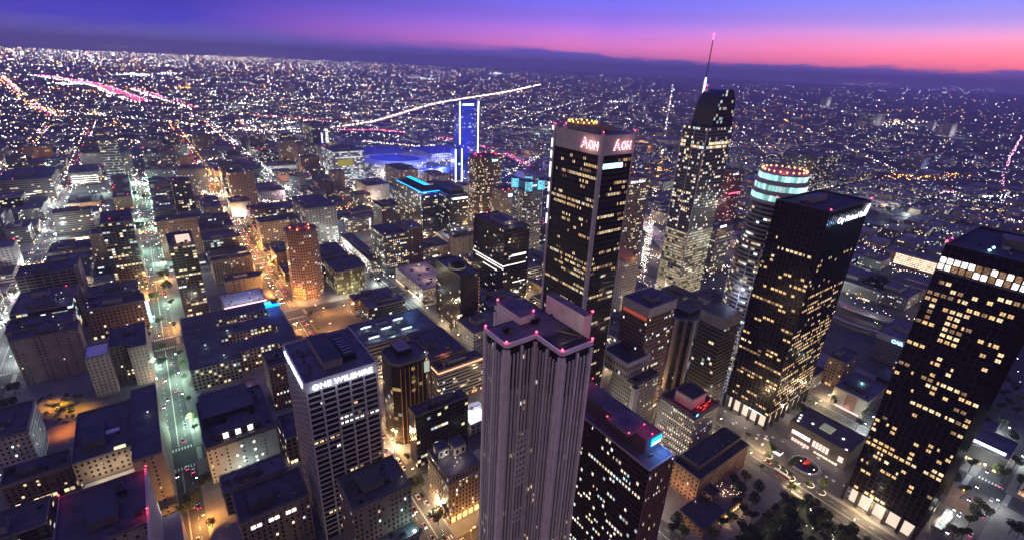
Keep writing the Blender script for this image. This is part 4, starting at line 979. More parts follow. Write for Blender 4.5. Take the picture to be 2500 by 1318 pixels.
# dark roofed block (one building), with parapets
l=solve((175,1136),321,1056,45.);r=solve((322.6,1128),396.5,('r',938),50.)
p=root('office_building',(-50,370,0),'big dark-roofed block above a bright lower terrace at the bottom left','office building');FP.append((l[0],r[1],r[2],r[3]))
box_part(p,l[0],r[0]-.1,l[2],r[3]-4,0,l[4],F['tan'],ROOF,3.2,3.6);box_part(p,r[0],r[1],r[2],r[3],0,r[4],F['blank'],ROOF,4,3.6)
mb=MB();mb.box(l[0]+12,l[0]+24,r[3]-40,r[3]-36,l[4],l[4]+.8,WHT_);part(mb,'skylight',p)
mb=MB();mb.box(r[0]-10,r[0]-4,l[2]+1,l[2]+3,l[4],l[4]+2,glow('rooftop room light',(1,.85,.55),1));part(mb,'rooftop_room',p)
rooftop(p,l[0],r[0],l[2],r[3]-10,l[4],31,7);lamp(r[1]-6,(r[2]+r[3])/2+6,r[4]+2,WHT,160,.4,p);mb=MB();mb.dot(r[1]-6,(r[2]+r[3])/2+6,r[4]+1.6,.6,WINC[1]);part(mb,'roof_lamp',p)
box_part(p,l[0]+2,r[0],l[2]-11,l[2]-.1,0,l[4]-17,F['blank'],mat('lit terrace',(.45,.4,.34),.8),4,4);lamp((l[0]+r[0])/2-4,l[2]-7,l[4]-10,(1,.85,.6),1500,.5,p);lamp((l[0]+r[0])/2+8,l[2]-7,l[4]-10,(1,.85,.6),1500,.5,p)
# bottom left dark roof with red lights
rc=solve((125,1370),366,1217,75.);p=bld(rc,'office_building','dark blue roofed block with red corner lights at the bottom left corner',F['blank'],ROOF,4,3.6,'office building',n=6,seed=77)
lit_terr=mat('cream annex',(.4,.37,.33),.8);mb=MB();mb.box(rc[1]-1,rc[1]+.2,rc[2]-30,rc[3],0,rc[4]+1.2,lit_terr);part(mb,'side_wall',p)
for c in ((rc[0],rc[3]),(rc[1],rc[3]),(rc[1]-.5,rc[2]+8)): beacon(p,c[0],c[1],rc[4]+1,.5,True);lamp(c[0]-2,c[1]-2,rc[4]+3,RED,260,.3,p)
mb=MB();mb.box(rc[1]+.3,rc[1]+9,rc[2]+4,rc[3]-2,0,40,lit_terr,mat('annex roof',(.2,.18,.16),.85));part(mb,'annex',p);lamp(rc[1]+4,rc[3]+1,46,(1,.9,.8),500,.5,p)
mb=MB();mb.box(rc[0]-34,rc[0]-.2,rc[2]+6,rc[3]+8,0,24,F['brown'],ROOF);part(mb,'low_wing',p)
# white low roof with pink strip, courtyard block
rc=solve((548,752),650,722,12.);p=bld(rc,'garage_building','low white-roofed building edged with a pink light strip','white',WHT_,6,4,'building',n=5,seed=19,pent=False)
mb=MB();mb.box(rc[0],rc[1],rc[2]-1.2,rc[2]-.3,10,12.4,glow('pink strip light',(1,.45,.5),3));part(mb,'pink_light_strip',p)
for k in range(4): lamp(rc[0]+6+k*11,rc[2]-4,10,(1,.5,.6),400,.5,p);lamp(rc[0]+6+k*11,rc[2]+8,20,(.9,.95,1),500,.5,p)
x0,x1,y0,y1,H=solve((464,906),735,778,22.);FP.append((x0,x1,y0,y1))
p=root('apartment_building',((x0+x1)/2,(y0+y1)/2,0),'large blue-roofed block with two window-lined inner courts and a rooftop pool','apartment building')
ww=x1-x0;dd=y1-y0;cs=[(.32,.86,.66,.80),(.30,.84,.30,.46)]
ybr=[0,.30,.46,.66,.80,1]
BL=facade('courtyard wall',(.16,.13,.13),wx=.62,wy=.62,lit=.3,es=1.2)
def cb(u0,u1,v0,v1,nm='wing'):
    mb=MB();X0,X1,Y0,Y1=x0+ww*u0,x0+ww*u1,y0+dd*v0,y0+dd*v1;mb.prism(rp(X0,X1,Y0,Y1),0,H,BL,3.4,3.5,cap=ROOF,seed=int(u0*100+v0*77));part(mb,nm,p)
cb(0,1,.801,1);cb(0,.319,.301,.80);cb(.861,1,.301,.80);cb(.3195,.8605,.461,.659);cb(0,.42,0,.30);cb(.4205,.8,.10,.30);cb(.8005,1,.02,.30)
for (u0,u1,v0,v1) in cs: lamp(x0+ww*(u0+u1)/2,y0+dd*(v0+v1)/2,8,(1,.6,.4),1500,.6,p)
mb=MB();mb.box(x1-13,x1-6,y1-14,y1-4,H+.02,H+.3,glow('lit pool water',(.1,.75,.95),1.6));part(mb,'pool',p)
mb=MB();mb.box(x1-14,x1+1.2,y1-21,y1-19,H+.5,H+3.2,glow('blue canopy light',(.0,.25,1),3));part(mb,'blue_canopy',p)
for k in range(3): lamp(x1-4-5*k,y1-25,H+5,(.05,.2,1),1300,.6,p)
rooftop(p,x0,x0+ww*.3,y0,y1,H,71,9,False);rooftop(p,x0+ww*.3,x1,y0+dd*.5,y0+dd*.64,H,72,5,False);rooftop(p,x0,x1,y0,y0+dd*.1,H,73,3,False)
for (u,v) in ((.17,.35),(.4,.52),(.3,.1)): mb=MB();mb.dot(x0+ww*u,y0+dd*v,H+1.4,.8,WINC[0]);part(mb,'roof_lamp',p);lamp(x0+ww*u,y0+dd*v,H+2.5,(.8,1,.95),120,.4,p)
# lit terrace below it
tx0,ty0=at(478,1000,8);p=bld((-3,40,410,447,8),'restaurant','low terrace restaurant under orange lamps with a white neon scribble','lowlit',mat('terrace deck',(.30,.20,.15),.85,var=.2,sc=.3),4,4,'restaurant',kit=False)
sc=[(10,432),(20,434),(10,429),(21,431),(11,425),(20,427)]
mb=MB()
for a,b in zip(sc,sc[1:]): mb.beam((a[0],a[1],8.6),(b[0],b[1],8.6),.5,glow('white neon',(1,.9,.8),5))
part(mb,'neon_scribble',p)
for k in range(8):
    a=(3+k%4*9,416+(k//4)*22);mb=MB();mb.cyl(a[0],a[1],.08,8,11,MET,5);mb.dot(a[0],a[1],11.2,.5,WINC[1]);part(mb,'terrace_lamp',p);lamp(a[0],a[1],11.6,(1,.55,.3),160,.3,p)
# octagonal brick tower with red-lit roof
c=at(733,556,82);r=17.5;f=facade('orange brick tower wall',(.30,.165,.10),wx=.5,wy=.5,lit=.16,warm=(1,.78,.5),coolp=.5,es=1.6,run=2)
hh=bis(lambda z:pr(at(733,558,z)[0],at(733,558,z)[1],0)[1]-715,20,200);c=at(733,558,hh);print('octo',c,hh)
r=abs(at(778,556,hh)[0]-at(690,566,hh)[0])*.46;print(r)
p=poly_tower((c[0]-r,c[0]+r,c[1]-r,c[1]+r,hh),ring(c[0],c[1],r*1.05,r*1.05,8),'office_tower','octagonal orange brick tower with red lamps on its roof',f,bay=3,fl=3.7,seed=6,kit=False)
for k in range(5):
    a=2*math.pi*k/5+.4;mb=MB();mb.dot(c[0]+r*.62*math.cos(a),c[1]+r*.62*math.sin(a),hh+2,.9,glow('red orange roof lamp',(1,.16,.05),14));part(mb,'roof_lamp',p)
    lamp(c[0]+r*.5*math.cos(a),c[1]+r*.5*math.sin(a),hh+4,(1,.12,.05),480,.5,p)
mb=MB();mb.cyl(c[0],c[1],r*.45,hh,hh+4,PAR,8);part(mb,'penthouse',p)
for k in range(3): lamp(c[0]-r-8+k*14,c[1]-r-8,6,(1,.5,.2),3200,.8,p)
# rounded corner dark mall block
rc=solve((820,667),898,636,('A',721));x0,x1,y0,y1,H=rc
p=poly_tower(rc,[(x0,y0),(x1-9,y0),(x1-3,y0+3),(x1,y0+9),(x1,y1),(x0,y1)],'shopping_mall','dark rounded-corner mall block with a yellow-green lit glass front',facade('yellow green mall glass',(.06,.06,.05),(.08,.08,.03),.85,.7,.5,warm=(.7,.65,.3),cool=(.8,.8,.6),es=.5,run=4),'shopping mall',3,5,seed=4)
lamp(x0-4,y0-5,8,(.85,1,.9),2200,.8,p);lamp((x0+x1)/2,y0-7,6,(1,.9,.7),1800,.8,p)
# white lit low roof
rc=solve((1102,590),1165,567,10.);p=bld(rc,'parking_deck','low white rooftop deck washed by bright white light',F['white'],WHT_,6,4,'parking deck',n=2,pent=False)
for k in range(3): lamp(rc[0]+10+k*15,rc[2]+20,19,(.85,.92,1),2600,.8,p)
# blue flood lit facade
rc=solve((562,497),612,485,('A',530));p=bld(rc,'theatre','pale building flooded with blue-violet light beside the orange-lit avenue',F['blank'],ROOF2,9,9,'theatre')
for k in range(3): lamp(rc[0]+4+k*13,rc[2]-7,9,(.22,.3,1),1300,.8,p)
mb=MB();mb.box(rc[0]+4,rc[0]+26,rc[2]-3,rc[2]-.3,1,3.4,glow('violet marquee',(.45,.4,1),2.5));part(mb,'marquee',p)
# orange-lit roof deck
rc=solve((690,444),735,430,15.);p=bld(rc,'parking_deck','parking deck whose top level glows orange under sodium lamps',F['deck'],mat('deck slab',(.3,.24,.18),.85,var=.3,sc=.2),6,3.2,'parking deck',kit=False)
for k in range(4): lamp(rc[0]+7+(k%2)*26,rc[2]+14+(k//2)*36,25,(1,.45,.08),5200,.8,p)
# bright roof plant block
x0,x1,y0,y1,H=solve((890,850),1070,797,40.)
p=bld((x0,x1,y0,y1,H),'office_building','broad block whose roof plant is flooded with icy blue-white light',F['strip'],ROOF2,3,4,'office building',kit=False)
for k in range(9):
    u,v=k%3,k//3;a=x0+8+u*17;b=y0+12+v*11;mb=MB();mb.box(a,a+12,b,b+4.2,H,H+3.2,mat('plant louvre',(.2,.22,.25),.6),DRK);part(mb,'cooling_tower',p)
    if k%2==0:
        mb=MB();mb.box(a+1,a+11,b-.15,b-.05,H+1.2,H+2.2,glow('icy plant light',(.75,.92,1),3));part(mb,'plant_light',p);lamp(a+6,b-3,H+4.5,(.6,.85,1),700,.5,p)
lamp(x1-14,y1-8,H+7,(.15,.45,1),1500,.6,p);lamp(x0+30,y0+3,H+4,(.6,1,.95),300,.4,p)
for k in range(3): mb=MB();mb.box(x0+4+k*20,x0+17+k*20,y0+2,y0+5,H,H+2,CON);part(mb,'air_handler',p)
# glass block with helipad
x0,x1,y0,y1,H=solve((961,898),1053,860,76.);y0-=0
x1=max(x1,x0+27);f=facade('gold glass wall',(.03,.025,.02),(.02,.015,.01),.92,.7,.12,warm=(1,.66,.25),coolp=.05,es=.55,rough=.2,run=4)
p=poly_tower((x0,x1,y0,y1+4,H),cut(x0,x1,y0,y1+4,5),'office_tower','dark gold-glass block with a square helipad right of the white gridded tower',f,bay=3,fl=3.9,seed=12,kit=False)
mb=MB();mb.box(x0+9,x0+20,y0+12,y1+2,H,H+5,DRK,mat('helipad deck',(.20,.20,.22),.8));part(mb,'helipad',p)
mb=MB();cxh,cyh=x0+14.5,(y0+12+y1+2)/2
for k in range(20):
    a,b=2*math.pi*k/20,2*math.pi*(k+1)/20;mb.beam((cxh+3*math.cos(a),cyh+3*math.sin(a),H+5.1),(cxh+3*math.cos(b),cyh+3*math.sin(b),H+5.1),.35,DRK,.1)
part(mb,'helipad_ring',p);mb=MB();mb.dot(x1-3,y0+5,H+2,.7,WINC[1]);part(mb,'roof_lamp',p);lamp(x1-3,y0+4,H+3,WHT,150,.3,p)
mb=MB()
for k in range(6): mb.box(x0+5+k*3.6,x0+5.5+k*3.6,y0-.25,y0-.05,0,H-3,mat('lit gold pier',(.4,.22,.1),.5))
part(mb,'pier',p);mb=MB();mb.box(x1-6.5,x1-2,y0-.3,y0-.06,H-13,H-3,glow('pale stair light',(.7,.85,.7),.5));part(mb,'lit_corner',p)
# classic masonry block
x0,x1,y0,y1,H=solve((1095,1169),1175,1101,('A',1281))
p=bld((x0,x1,y0,y1,H),'office_building','old cornice-topped masonry block with a lamp-lit roof terrace and arched lit base',facade('ornate stone wall',(.30,.23,.19),wx=.42,wy=.6,lit=.14,es=1.5),ROOF2,2.4,3.6,'office building',kit=False,seed=20)
box_part(p,x0+3,x0+11,y0+19,y0+27,H,H+6,F['white'],ROOF2,4,6,'penthouse');box_part(p,x0+13,x0+22,y0+15,y0+24,H,H+7,F['white'],ROOF2,4,7,'penthouse')
for k,(a,b) in enumerate(((5,17),(8,18),(12,12),(8,6),(11,8),(15,10))):
    mb=MB();mb.dot(x0+a,y0+b,H+2.2,.45,WINC[1] if k<3 else WIN[2]);part(mb,'terrace_lamp',p);lamp(x0+a,y0+b-1,H+3.2,(1,.9,.8) if k<3 else (1,.7,.55),110,.3,p)
mb=MB();mb.box(x0-1,x1+1,y0-1,y0-.15,H-5,H-3.6,CON);mb.box(x0-1,x0-.15,y0,y1,H-5,H-3.6,CON);part(mb,'cornice',p)
AM=glow('amber arch light',(1,.6,.2),1.6)
for k in range(5): 
    mb=MB();mb.box(x0+2+k*4.6,x0+5+k*4.6,y0-.3,y0-.06,.5,5.5,AM);part(mb,'arch_window',p)
for k in range(3): lamp(x0+4+k*9,y0-4,4,(1,.55,.2),700,.5,p);lamp(x0-3,y0+5+k*9,4,(1,.6,.3),500,.5,p)
# helipad block with blue lit sign
x0,x1,y0,y1,H=solve((1586,1149),1646,985.6,110.);FP.append((x0,x1,y0,y1))
p=root('office_tower',((x0+x1)/2,(y0+y1)/2,0),'long brown ribbed tower with a circle-marked helipad and a glowing blue sign','office tower')
f=facade('brown ribbed office wall',(.10,.055,.045),(.012,.01,.012),.7,.55,.08,warm=(1,.85,.6),coolp=.4,es=1.5,run=2)
mb=MB();mb.prism(rp(x0,x1,y0,y1),0,H,f,2.1,3.7,seed=9);part(mb,'wall',p);mb=MB();mb.face([(x0,y0,H-.1),(x1,y0,H-.1),(x1,y1,H-.1),(x0,y1,H-.1)],ROOF2);part(mb,'roof',p);parapet(p,rp(x0,x1,y0,y1),H-.1,WHC,.8,.5)
fin=MB()
for k in range(int((x1-x0)/2.1)+1): s=x0+2.1*k;fin.box(s-.22,s+.22,y0-.7,y0-.05,0,H-1,mat('pinkish rib',(.30,.17,.14),.7))
for k in range(int((y1-y0)/2.1)+1): s=y0+2.1*k;fin.box(x0-.45,x0-.05,s-.12,s+.12,0,H-1,mat('dark rib',(.06,.04,.038),.7))
part(fin,'rib',p)
U=[x0+(x1-x0)*.33,x1-.6,y0+9,y1-1]
mb=MB();mb.prism(rp(*U),H,H+9,mat('brown louvre wall',(.12,.09,.08),.8),4,9,cap=ROOF2);part(mb,'upper_storey',p)
hp=[U[0]-5.5,U[1]-6,y0+16,y0+31];mb=MB();mb.box(hp[0],hp[1],hp[2],hp[3],H+9,H+10.2,CON,mat('helipad blue grey',(.085,.085,.12),.8));part(mb,'helipad',p)
cxh,cyh=(hp[0]+hp[1])/2,(hp[2]+hp[3])/2;mb=MB()
for k in range(24):
    a,b=2*math.pi*k/24,2*math.pi*(k+1)/24;mb.beam((cxh+2.6*math.cos(a),cyh+2.6*math.sin(a),H+10.3),(cxh+2.6*math.cos(b),cyh+2.6*math.sin(b),H+10.3),.3,DRK,.1)
mb.beam((cxh-.8,cyh-.9,H+10.3),(cxh+.5,cyh+.9,H+10.3),.4,DRK,.1);mb.beam((cxh+.8,cyh-.9,H+10.3),(cxh-.2,cyh+.3,H+10.3),.4,DRK,.1)
part(mb,'helipad_mark',p)
for (a,b) in ((hp[0],hp[2]),(hp[1],hp[2]),(hp[0],hp[3]),(U[0],U[3]),(U[1],U[3]),(U[1],U[2]),(U[0]+4,U[2])): beacon(p,a,b,H+10,.42,True)
mb=MB();mb.box(U[0]+4.5,U[1]-.3,U[2]-.5,U[2]-.1,H+3.3,H+7.6,glow('blue sign panel',(.0,.35,1),4));part(mb,'blue_sign',p)
mb=MB();mb.box(U[0]+4.9,U[1]-.8,U[2]-.62,U[2]-.5,H+3.6,H+5.2,SIGNW);part(mb,'sign_lettering',p)
for k in range(2): lamp(U[0]+7+k*5,U[2]-4,H+4,(.1,.3,1),900,.5,p)
litwin(p,(x0,y1),(0,-1),y1-y0,0,H,2.1,3.7,1.2,1.7,.22,[WINC[1],WIN[2],WINC[0],WIN[1]],55,rowboost=lambda j,nv,q:(.9 if j==nv-6 else (.08*q.choice([.3,1,1.6]) if j>nv*.55 else .38*q.choice([.4,1,1.5]))),runp=.4,maxobj=90)
litwin(p,(x0,y0),(1,0),x1-x0,0,H,2.1,3.7,1.2,1.5,.2,[WIN[2],WINC[0],WIN[3]],56,rowboost=lambda j,nv,q:(.9 if j==nv-6 else (.02 if j>nv*.45 else .45)),runp=.3,maxobj=60)
mb=MB();mb.box(x0+8,x0+10,y0+6,y0+7,H,H+1,MET);part(mb,'roof_box',p)
# white hotel with a red-lit roof bar
x0,x1,y0,y1,H=solve((1697,1021),1757,966,('A',1131))
p=bld((x0,x1,y0,y1,H),'hotel','white hotel with a red-lit rooftop bar around a plain white box','white',ROOF,2.0,3.3,'hotel',kit=False,seed=23)
litwin(p,(x0,y1),(0,-1),y1-y0,0,H-2,2.2,3.3,.9,1.4,.3,[WIN[2],WIN[1],WIN[2]],57,runp=.8,maxobj=70)
box_part(p,x0+6,x0+24,y0+8,y0+24,H,H+9.5,mat('plain white wall',(.5,.47,.47),.7),ROOF,6,9,'penthouse')
BAR=glow('red bar lamp',(1,.05,.03),3)
for k in range(14):
    q=random.Random(k);a=(x0+8+q.uniform(0,22),y0+1.5+q.uniform(0,5));mb=MB();mb.box(a[0]-.8,a[0]+.8,a[1]-.12,a[1]+.12,H+1.6,H+1.8,BAR);part(mb,'bar_lamp',p)
for k in range(4): lamp(x0+9+k*6,y0+3,H+2.2,(1,.04,.03),110,.4,p);lamp(x0+2.5,y0+10+k*5,H+2,(1,.06,.06),50,.4,p)
for k in range(3): mb=MB();mb.box(x0+2+k*2.2,x0+3.4+k*2.2,y0+2,y0+3.2,H,H+1.4,DRK);part(mb,'planter',p)
mb=MB();mb.box(x0+1,x0+3.5,y0-.1,y0+.1,H+1,H+3,glow('blue lamp',(.1,.3,1),5));part(mb,'blue_lamp',p)
# tan block upper box, white-top tower, pilaster tower, wedge tower
a,b,c,d,H=RC('tanlow');pz=PO('tanlow')
r=solve((1532,895),1588,853,68.);mb=MB();mb.prism(rp(*r[:4]),H,68,F['white'],3,6,cap=ROOF);part(mb,'upper_storey',pz);parapet(pz,rp(*r[:4]),68,WHT_,2.5,.8)
mb=MB();mb.box(a-3.5,a+1.5,c-2.5,c+2,0,H-2,WHT_,ROOF);part(mb,'corner_turret',pz);mb=MB();mb.dot(a+7,c+14,H+4,.8,WIN[2]);part(mb,'roof_lamp',pz);lamp(a+8,c+10,H+5,(1,.8,.6),400,.5,pz);lamp(b-4,d-2,H+8,WHT,300,.4,pz)
x0,x1,y0,y1,H=solve((1585,757.5),1652,726,110.)
f=facade('brown notched wall',(.20,.12,.10),(.02,.018,.018),.6,.5,.12,coolp=.7,es=1.6,run=3)
p=bld((x0,x1,y0,y1,H),'office_tower','square tower with a broad white top band above reddish lit louvres',f,ROOF,2.2,3.8,'office tower',seed=29)
mb=MB();mb.box(x0-.4,x1+.4,y0-.4,y1+.4,H-7,H+1.6,WHC,ROOF2);part(mb,'top_band',p);mb=MB();mb.box(x0+2,x1-2,y0+2,y1-2,H+1.62,H+1.7,ROOF,ROOF);part(mb,'roof_well',p)
mb=MB()
for k in range(12): mb.box(x0-.3,x0-.05,y0+1+k*(y1-y0-2)/12,y0+2.4+k*(y1-y0-2)/12,H-10.5,H-7.4,glow('dull red louvre',(.8,.12,.05),.55))
part(mb,'lit_louvre',p);mb=MB();mb.box(x0+12,x0+22,y0+10,y0+14,H+1.7,H+4,MET);part(mb,'roof_frame',p)
x0,x1,y0,y1,H=solve((1678,792),1742,756,('A',960));H=max(H,76)
PIL=mat('pinkish pilaster',(.33,.24,.22),.7,var=.1,sc=.2)
p=poly_tower((x0,x1,y0,y1,H),cut(x0,x1,y0,y1,10),'office_tower','black-glass tower with four broad pinkish vertical pilasters',facade('black bay glass',(.02,.015,.015),(.008,.007,.008),.8,.6,.07,es=1.3,rough=.25),bay=2.2,seed=31,kit=False)
mb=MB()
for (a,b,w) in ((x0-.4,y1-11,3),(x0-.4,y0+11,3.2),(x0+5,y0+4.6,2.2),(x0+10.5,y0-.4,2.6),(x1-12,y0-.4,2.4),(x1-4,y0+5,4)): mb.box(a-w/2,a+w/2,b-w/2,b+w/2,0,H+.6,PIL)
part(mb,'pilaster',p);box_part(p,x0+12,x1-12,y0+8,y1-8,H,H+5,DRK,ROOF,4,5,'penthouse');rooftop(p,x0+4,x1-4,y0+4,y1-4,H,5,6,False)
x0,x1,y0,y1,H=solve((1770,783),1812,757,100.)
p=bld((x0,x1,y0,y1,H),'office_tower','dark tower with a plain concrete band just right of the pilastered one',facade('dark plain wall',(.09,.08,.075),(.015,.014,.014),.9,.6,.06,coolp=.6,es=1.2,run=4),ROOF,2.6,3.8,'office tower',seed=33,kit=False)
mb=MB();mb.box(x0-.3,x1+.3,y0-.3,y1+.3,H-9,H+1.2,CON,ROOF);part(mb,'top_band',p)
# club building with terrace, podium and roof court
x0,x1,y0,y1,H=solve((1704,1191),1824,1154,('A',1231));BRK=facade('warm brick club wall',(.30,.17,.11),wx=.3,wy=.45,lit=.03)
p=root('club_house',((x0+x1)/2,(y0+y1)/2,0),'old brick club house with stepped dark roof and lantern-lit terrace','club house');FP.append((x0-25,x1+5,y0-20,y1+8))
box_part(p,x0,x1,y0,y1+6,0,H+7,BRK,ROOF,3.4,4);box_part(p,x0+6,x1-3,y0+6,y1+4,H+7,H+11,mat('brown attic',(.16,.11,.09),.8),ROOF,5,4,'attic')
box_part(p,x0-20,x0+8,y0-20,y0-.1,0,7,BRK,ROOF,4,4,'podium');box_part(p,x0+6,x0+16,y0-9,y0-.2,0,11,BRK,ROOF,4,4,'stair_tower')
box_part(p,x0+8.1,x0+34,y0-20,y0-.15,0,6,BRK,mat('terrace tile',(.12,.09,.08),.8),4,3,'terrace')
TL=glow('terrace candle',(1,.72,.45),6)
for k in range(34):
    q=random.Random(k+50);a=(x0+17+q.uniform(0,16),y0-17+q.uniform(0,15));mb=MB();mb.dot(a[0],a[1],7.2,.24,TL);part(mb,'terrace_lamp',p)
lamp(x0+22,y0-8,10,(1,.6,.35),120,.4,p);lamp(x0+30,y0-12,10,(1,.6,.35),120,.4,p)
for k in range(4): lamp(x0-3,y0-2+k*6,3+4,(1,.5,.3),160,.3,p)
for k in range(8):
    mb=MB();mb.box(x0+k*3.4,x0+1.6+k*3.4,y0-20.4,y0-20.1,1,3.6,AM);part(mb,'arch_window',p)
for k in range(3): lamp(x0+4+k*9,y0-24,3,(1,.6,.35),260,.4,p)
for k in range(5): mb=MB();mb.box(x0+12+k*9,x0+14+k*9,y0+8,y0+9.4,H+11,H+12.6,PAR);part(mb,'chimney',p)
# low plaza pavilion
x0,x1,y0,y1,H=solve((2073.5,1106),2114,1025.7,('A',1148))
p=root('plaza_pavilion',((x0+x1)/2,(y0+y1)/2,0),'low dark plaza pavilion with a square skylight and pink lit shop windows','pavilion');FP.append((x0,x1,y0,y1))
PBK=mat('pavilion dark stone',(.06,.052,.05),.7,var=.2,sc=.2)
box_part(p,x0,x1,y0,y1,0,H,PBK,mat('pavilion roof',(.11,.10,.10),.85,var=.15,sc=.2),5,5,par=mat('pavilion rim',(.05,.045,.045),.7),ph=.9)
cxp,cyp=(x0+x1)/2,(y0+y1)/2
mb=MB();mb.box(cxp-5,cxp+5,cyp-4.5,cyp+4.5,H,H+.9,glow('skylight glow',(.62,.66,.42),.42),glow('skylight glow',(.62,.66,.42),.42));part(mb,'skylight',p)
mb=MB()
for k in range(6): mb.box(cxp-4.4+k*1.6,cxp-3.9+k*1.6,cyp-4,cyp+4,H+.92,H+.98,MET)
part(mb,'skylight_bars',p)
for (a,b) in ((x0+5,y1-4),(x0+10,y1-3),(x0+15,y1-2),(x0+12,y1-13),(x0+14,y0+10),(x0+2,y0+3)): mb=MB();mb.box(a-.8,a+.8,b-.8,b+.8,H+.1,H+.7,WINC[1]);part(mb,'roof_light',p)
SHP=glow('pink shop window',(1,.68,.6),1.1,True)
for (v0,v1,z0,z1,mm) in ((.04,.13,6,11,SHP),(.28,.56,6,12,SHP),(.6,.93,8,11.5,WINC[1]),(.58,.9,1,4,SHP),(.1,.5,1,3,WIN[2])):
    for k in range(int((v1-v0)*20)):
        mb=MB();w=(y1-y0)*(v1-v0)/int((v1-v0)*20);ya=y0+(y1-y0)*v0+w*k;mb.box(x0-.3,x0-.08,ya+.2,ya+w-.3,z0,z1,mm);part(mb,'shop_window',p)
for k in range(5): lamp(x0-4,y0+4+k*9.5,4,(1,.75,.7),420,.6,p)
# CAR block, gridded garage, court apartments
x0,x1,y0,y1,H=solve((2212,835),2260,809,('L',874))
p=bld((x0,x1,y0,y1,H),'office_building','grey grid-walled block with white letters CAR glowing blue on its left side',facade('grey small grid wall',(.17,.17,.19),(.03,.03,.035),.5,.55,.03,coolp=.9,es=1.3),ROOF2,2.6,3.6,'office building',seed=41)
mb=MB();mb.box(x0-.4,x0-.05,y0,y1,H-6.5,H+1,WHC);part(mb,'top_band',p);text(p,'CAR',x0-.8,y0+12,H-5.5,5.2,glow('blue white letter',(.25,.6,1),5),'left',bold=.1)
x0,x1,y0,y1,H=solve((2300,645),2330,612,('L',640));x1=x0+30
p=root('parking_structure',((x0+x1)/2,(y0+y1)/2,0),'long parking structure whose open decks glow as a grid of pale pink panels','parking building');FP.append((x0,x1,y0,y1))
box_part(p,x0,x1,y0,y1,0,H,mat('garage concrete',(.2,.13,.1),.8),ROOF,5,5);PG2=winmat('garage panel light',(1,.70,.48),1.5)
nr=6;nc=16;ms=MB();ms.box(-.1,.1,-(y1-y0)*.92/nc/2*.84,(y1-y0)*.92/nc/2*.84,-(H-3)/nr*.34,(H-3)/nr*.34,PG2);me=ms.mesh('lit_panel')
for i in range(nc):
    for j in range(nr): inst(me,'lit_panel',p,(x0-.15,y0+(y1-y0)*.03+(i+.5)*(y1-y0)*.86/nc,2+(j+.5)*(H-3)/nr))
for (A,Rx,By,hh,lab) in (((2150,715),2200,640,18.,'dark apartment block around a pool court behind the left bronze tower'),((2218,730),2262,690,18.,'pale-walled apartment block with arched roof rooms beside the pool court'),((2300,720),2330,680,20.,'small dark apartment block just left of the nearest bronze tower')):
    rc=solve(A,Rx,By,hh);print(lab,rc);bld(rc,'apartment_building',lab,'grey',ROOF,3,3.2,'apartment building')
a=at(2110,695,2);mb=MB();mb.cyl(a[0],a[1],5,0,.5,glow('pool water light',(.05,.4,.9),1.8),16);tag(mb.build('swimming_pool'),'round blue lit swimming pool in the dark apartment court','swimming pool')
# dark red and dark towers behind the glass tower
def box_at(A,Rx,By,base,*a,**k):
    rc=solve(A,Rx,By,base);print('   ',k.get('name') or a[0],[round(v) for v in rc]);return bld(rc,*a,**k),rc
p,rc=box_at((1790,420),1818,405,('A',560),'office_tower','dark red-lit tower with a white lit sign right of the spired tower',facade('deep red lit wall',(.10,.02,.025),(.02,.006,.008),.8,.5,.14,warm=(1,.7,.5),coolp=.1,es=1.5,run=4),ROOF,3,3.8,'office tower')
text(p,'L.A. Care',rc[0]+2,rc[2]-.5,rc[4]-7,5.5,SIGNW,'front',sx=.9)
for z in (rc[4]*.3,rc[4]*.7): lamp(rc[0]-12,rc[2]-14,z,(1,.05,.08),5200,1,p)
mb=MB();mb.box(rc[0],rc[1],rc[2]-.6,rc[2]-.1,rc[4]*.62,rc[4]*.62+1,REDL);part(mb,'red_light_strip',p)
p,rc=box_at((1995,385),2048,372,('A',470),'office_tower','dark plain tower with faint windows right of the cyan-ringed tower','darkgl',ROOF,3,3.8,'office tower')
p,rc=box_at((1752,560),1790,545,('A',672),'hotel','small grey tower with curved cornices and a white roof sign below the red-lit tower',facade('grey curvy wall',(.2,.18,.17),wx=.7,wy=.6,lit=.2,es=1.2),ROOF,4,4.5,'hotel')
for k in range(3): mb=MB();mb.box(rc[0]-1.2,rc[1]+1.2,rc[2]-1.2,rc[2]+12,rc[4]-10-k*11,rc[4]-8.6-k*11,WHC);part(mb,'curved_cornice',p)
mb=MB();mb.box(rc[0]+6,rc[0]+22,rc[2]-.6,rc[2]-.1,rc[4]+1,rc[4]+4,SIGNW);part(mb,'roof_sign',p)
# group left of the brown round tower
p,rc=box_at((1030,470),1072,440,('A',585),'hotel','tower wrapped in a bright blue led line at its roof edge','darkgl',ROOF,3,3.6,'hotel')
a,b,c,d,H=rc
mb=MB();mb.box(a-.6,b+.6,c-.7,c-.1,H-1,H,LEDB);mb.box(a-.7,a-.1,c,d,H-1,H,LEDB);mb.box(b+.1,b+.7,c,d,H-1,H,LEDB);mb.box(a,b,d+.1,d+.7,H-1,H,LEDB);part(mb,'blue_led_edge',p)
mb=MB();mb.box(a+12,b-12,c+14,d-14,H,H+8,mat('blue box',(.02,.03,.1),.6),LEDB);part(mb,'penthouse',p)
for k in range(4): lamp(a+5+k*12,c-6,H-5,(.02,.15,1),3200,1,p);lamp(a-6,c+8+k*10,H-4,(.02,.15,1),1600,1,p)
p,rc=box_at((1098,478),1142,455,('A',590),'office_tower','dark tower with a lit white sign band under its stepped roof','darkgl',ROOF,2.6,3.8,'office tower')
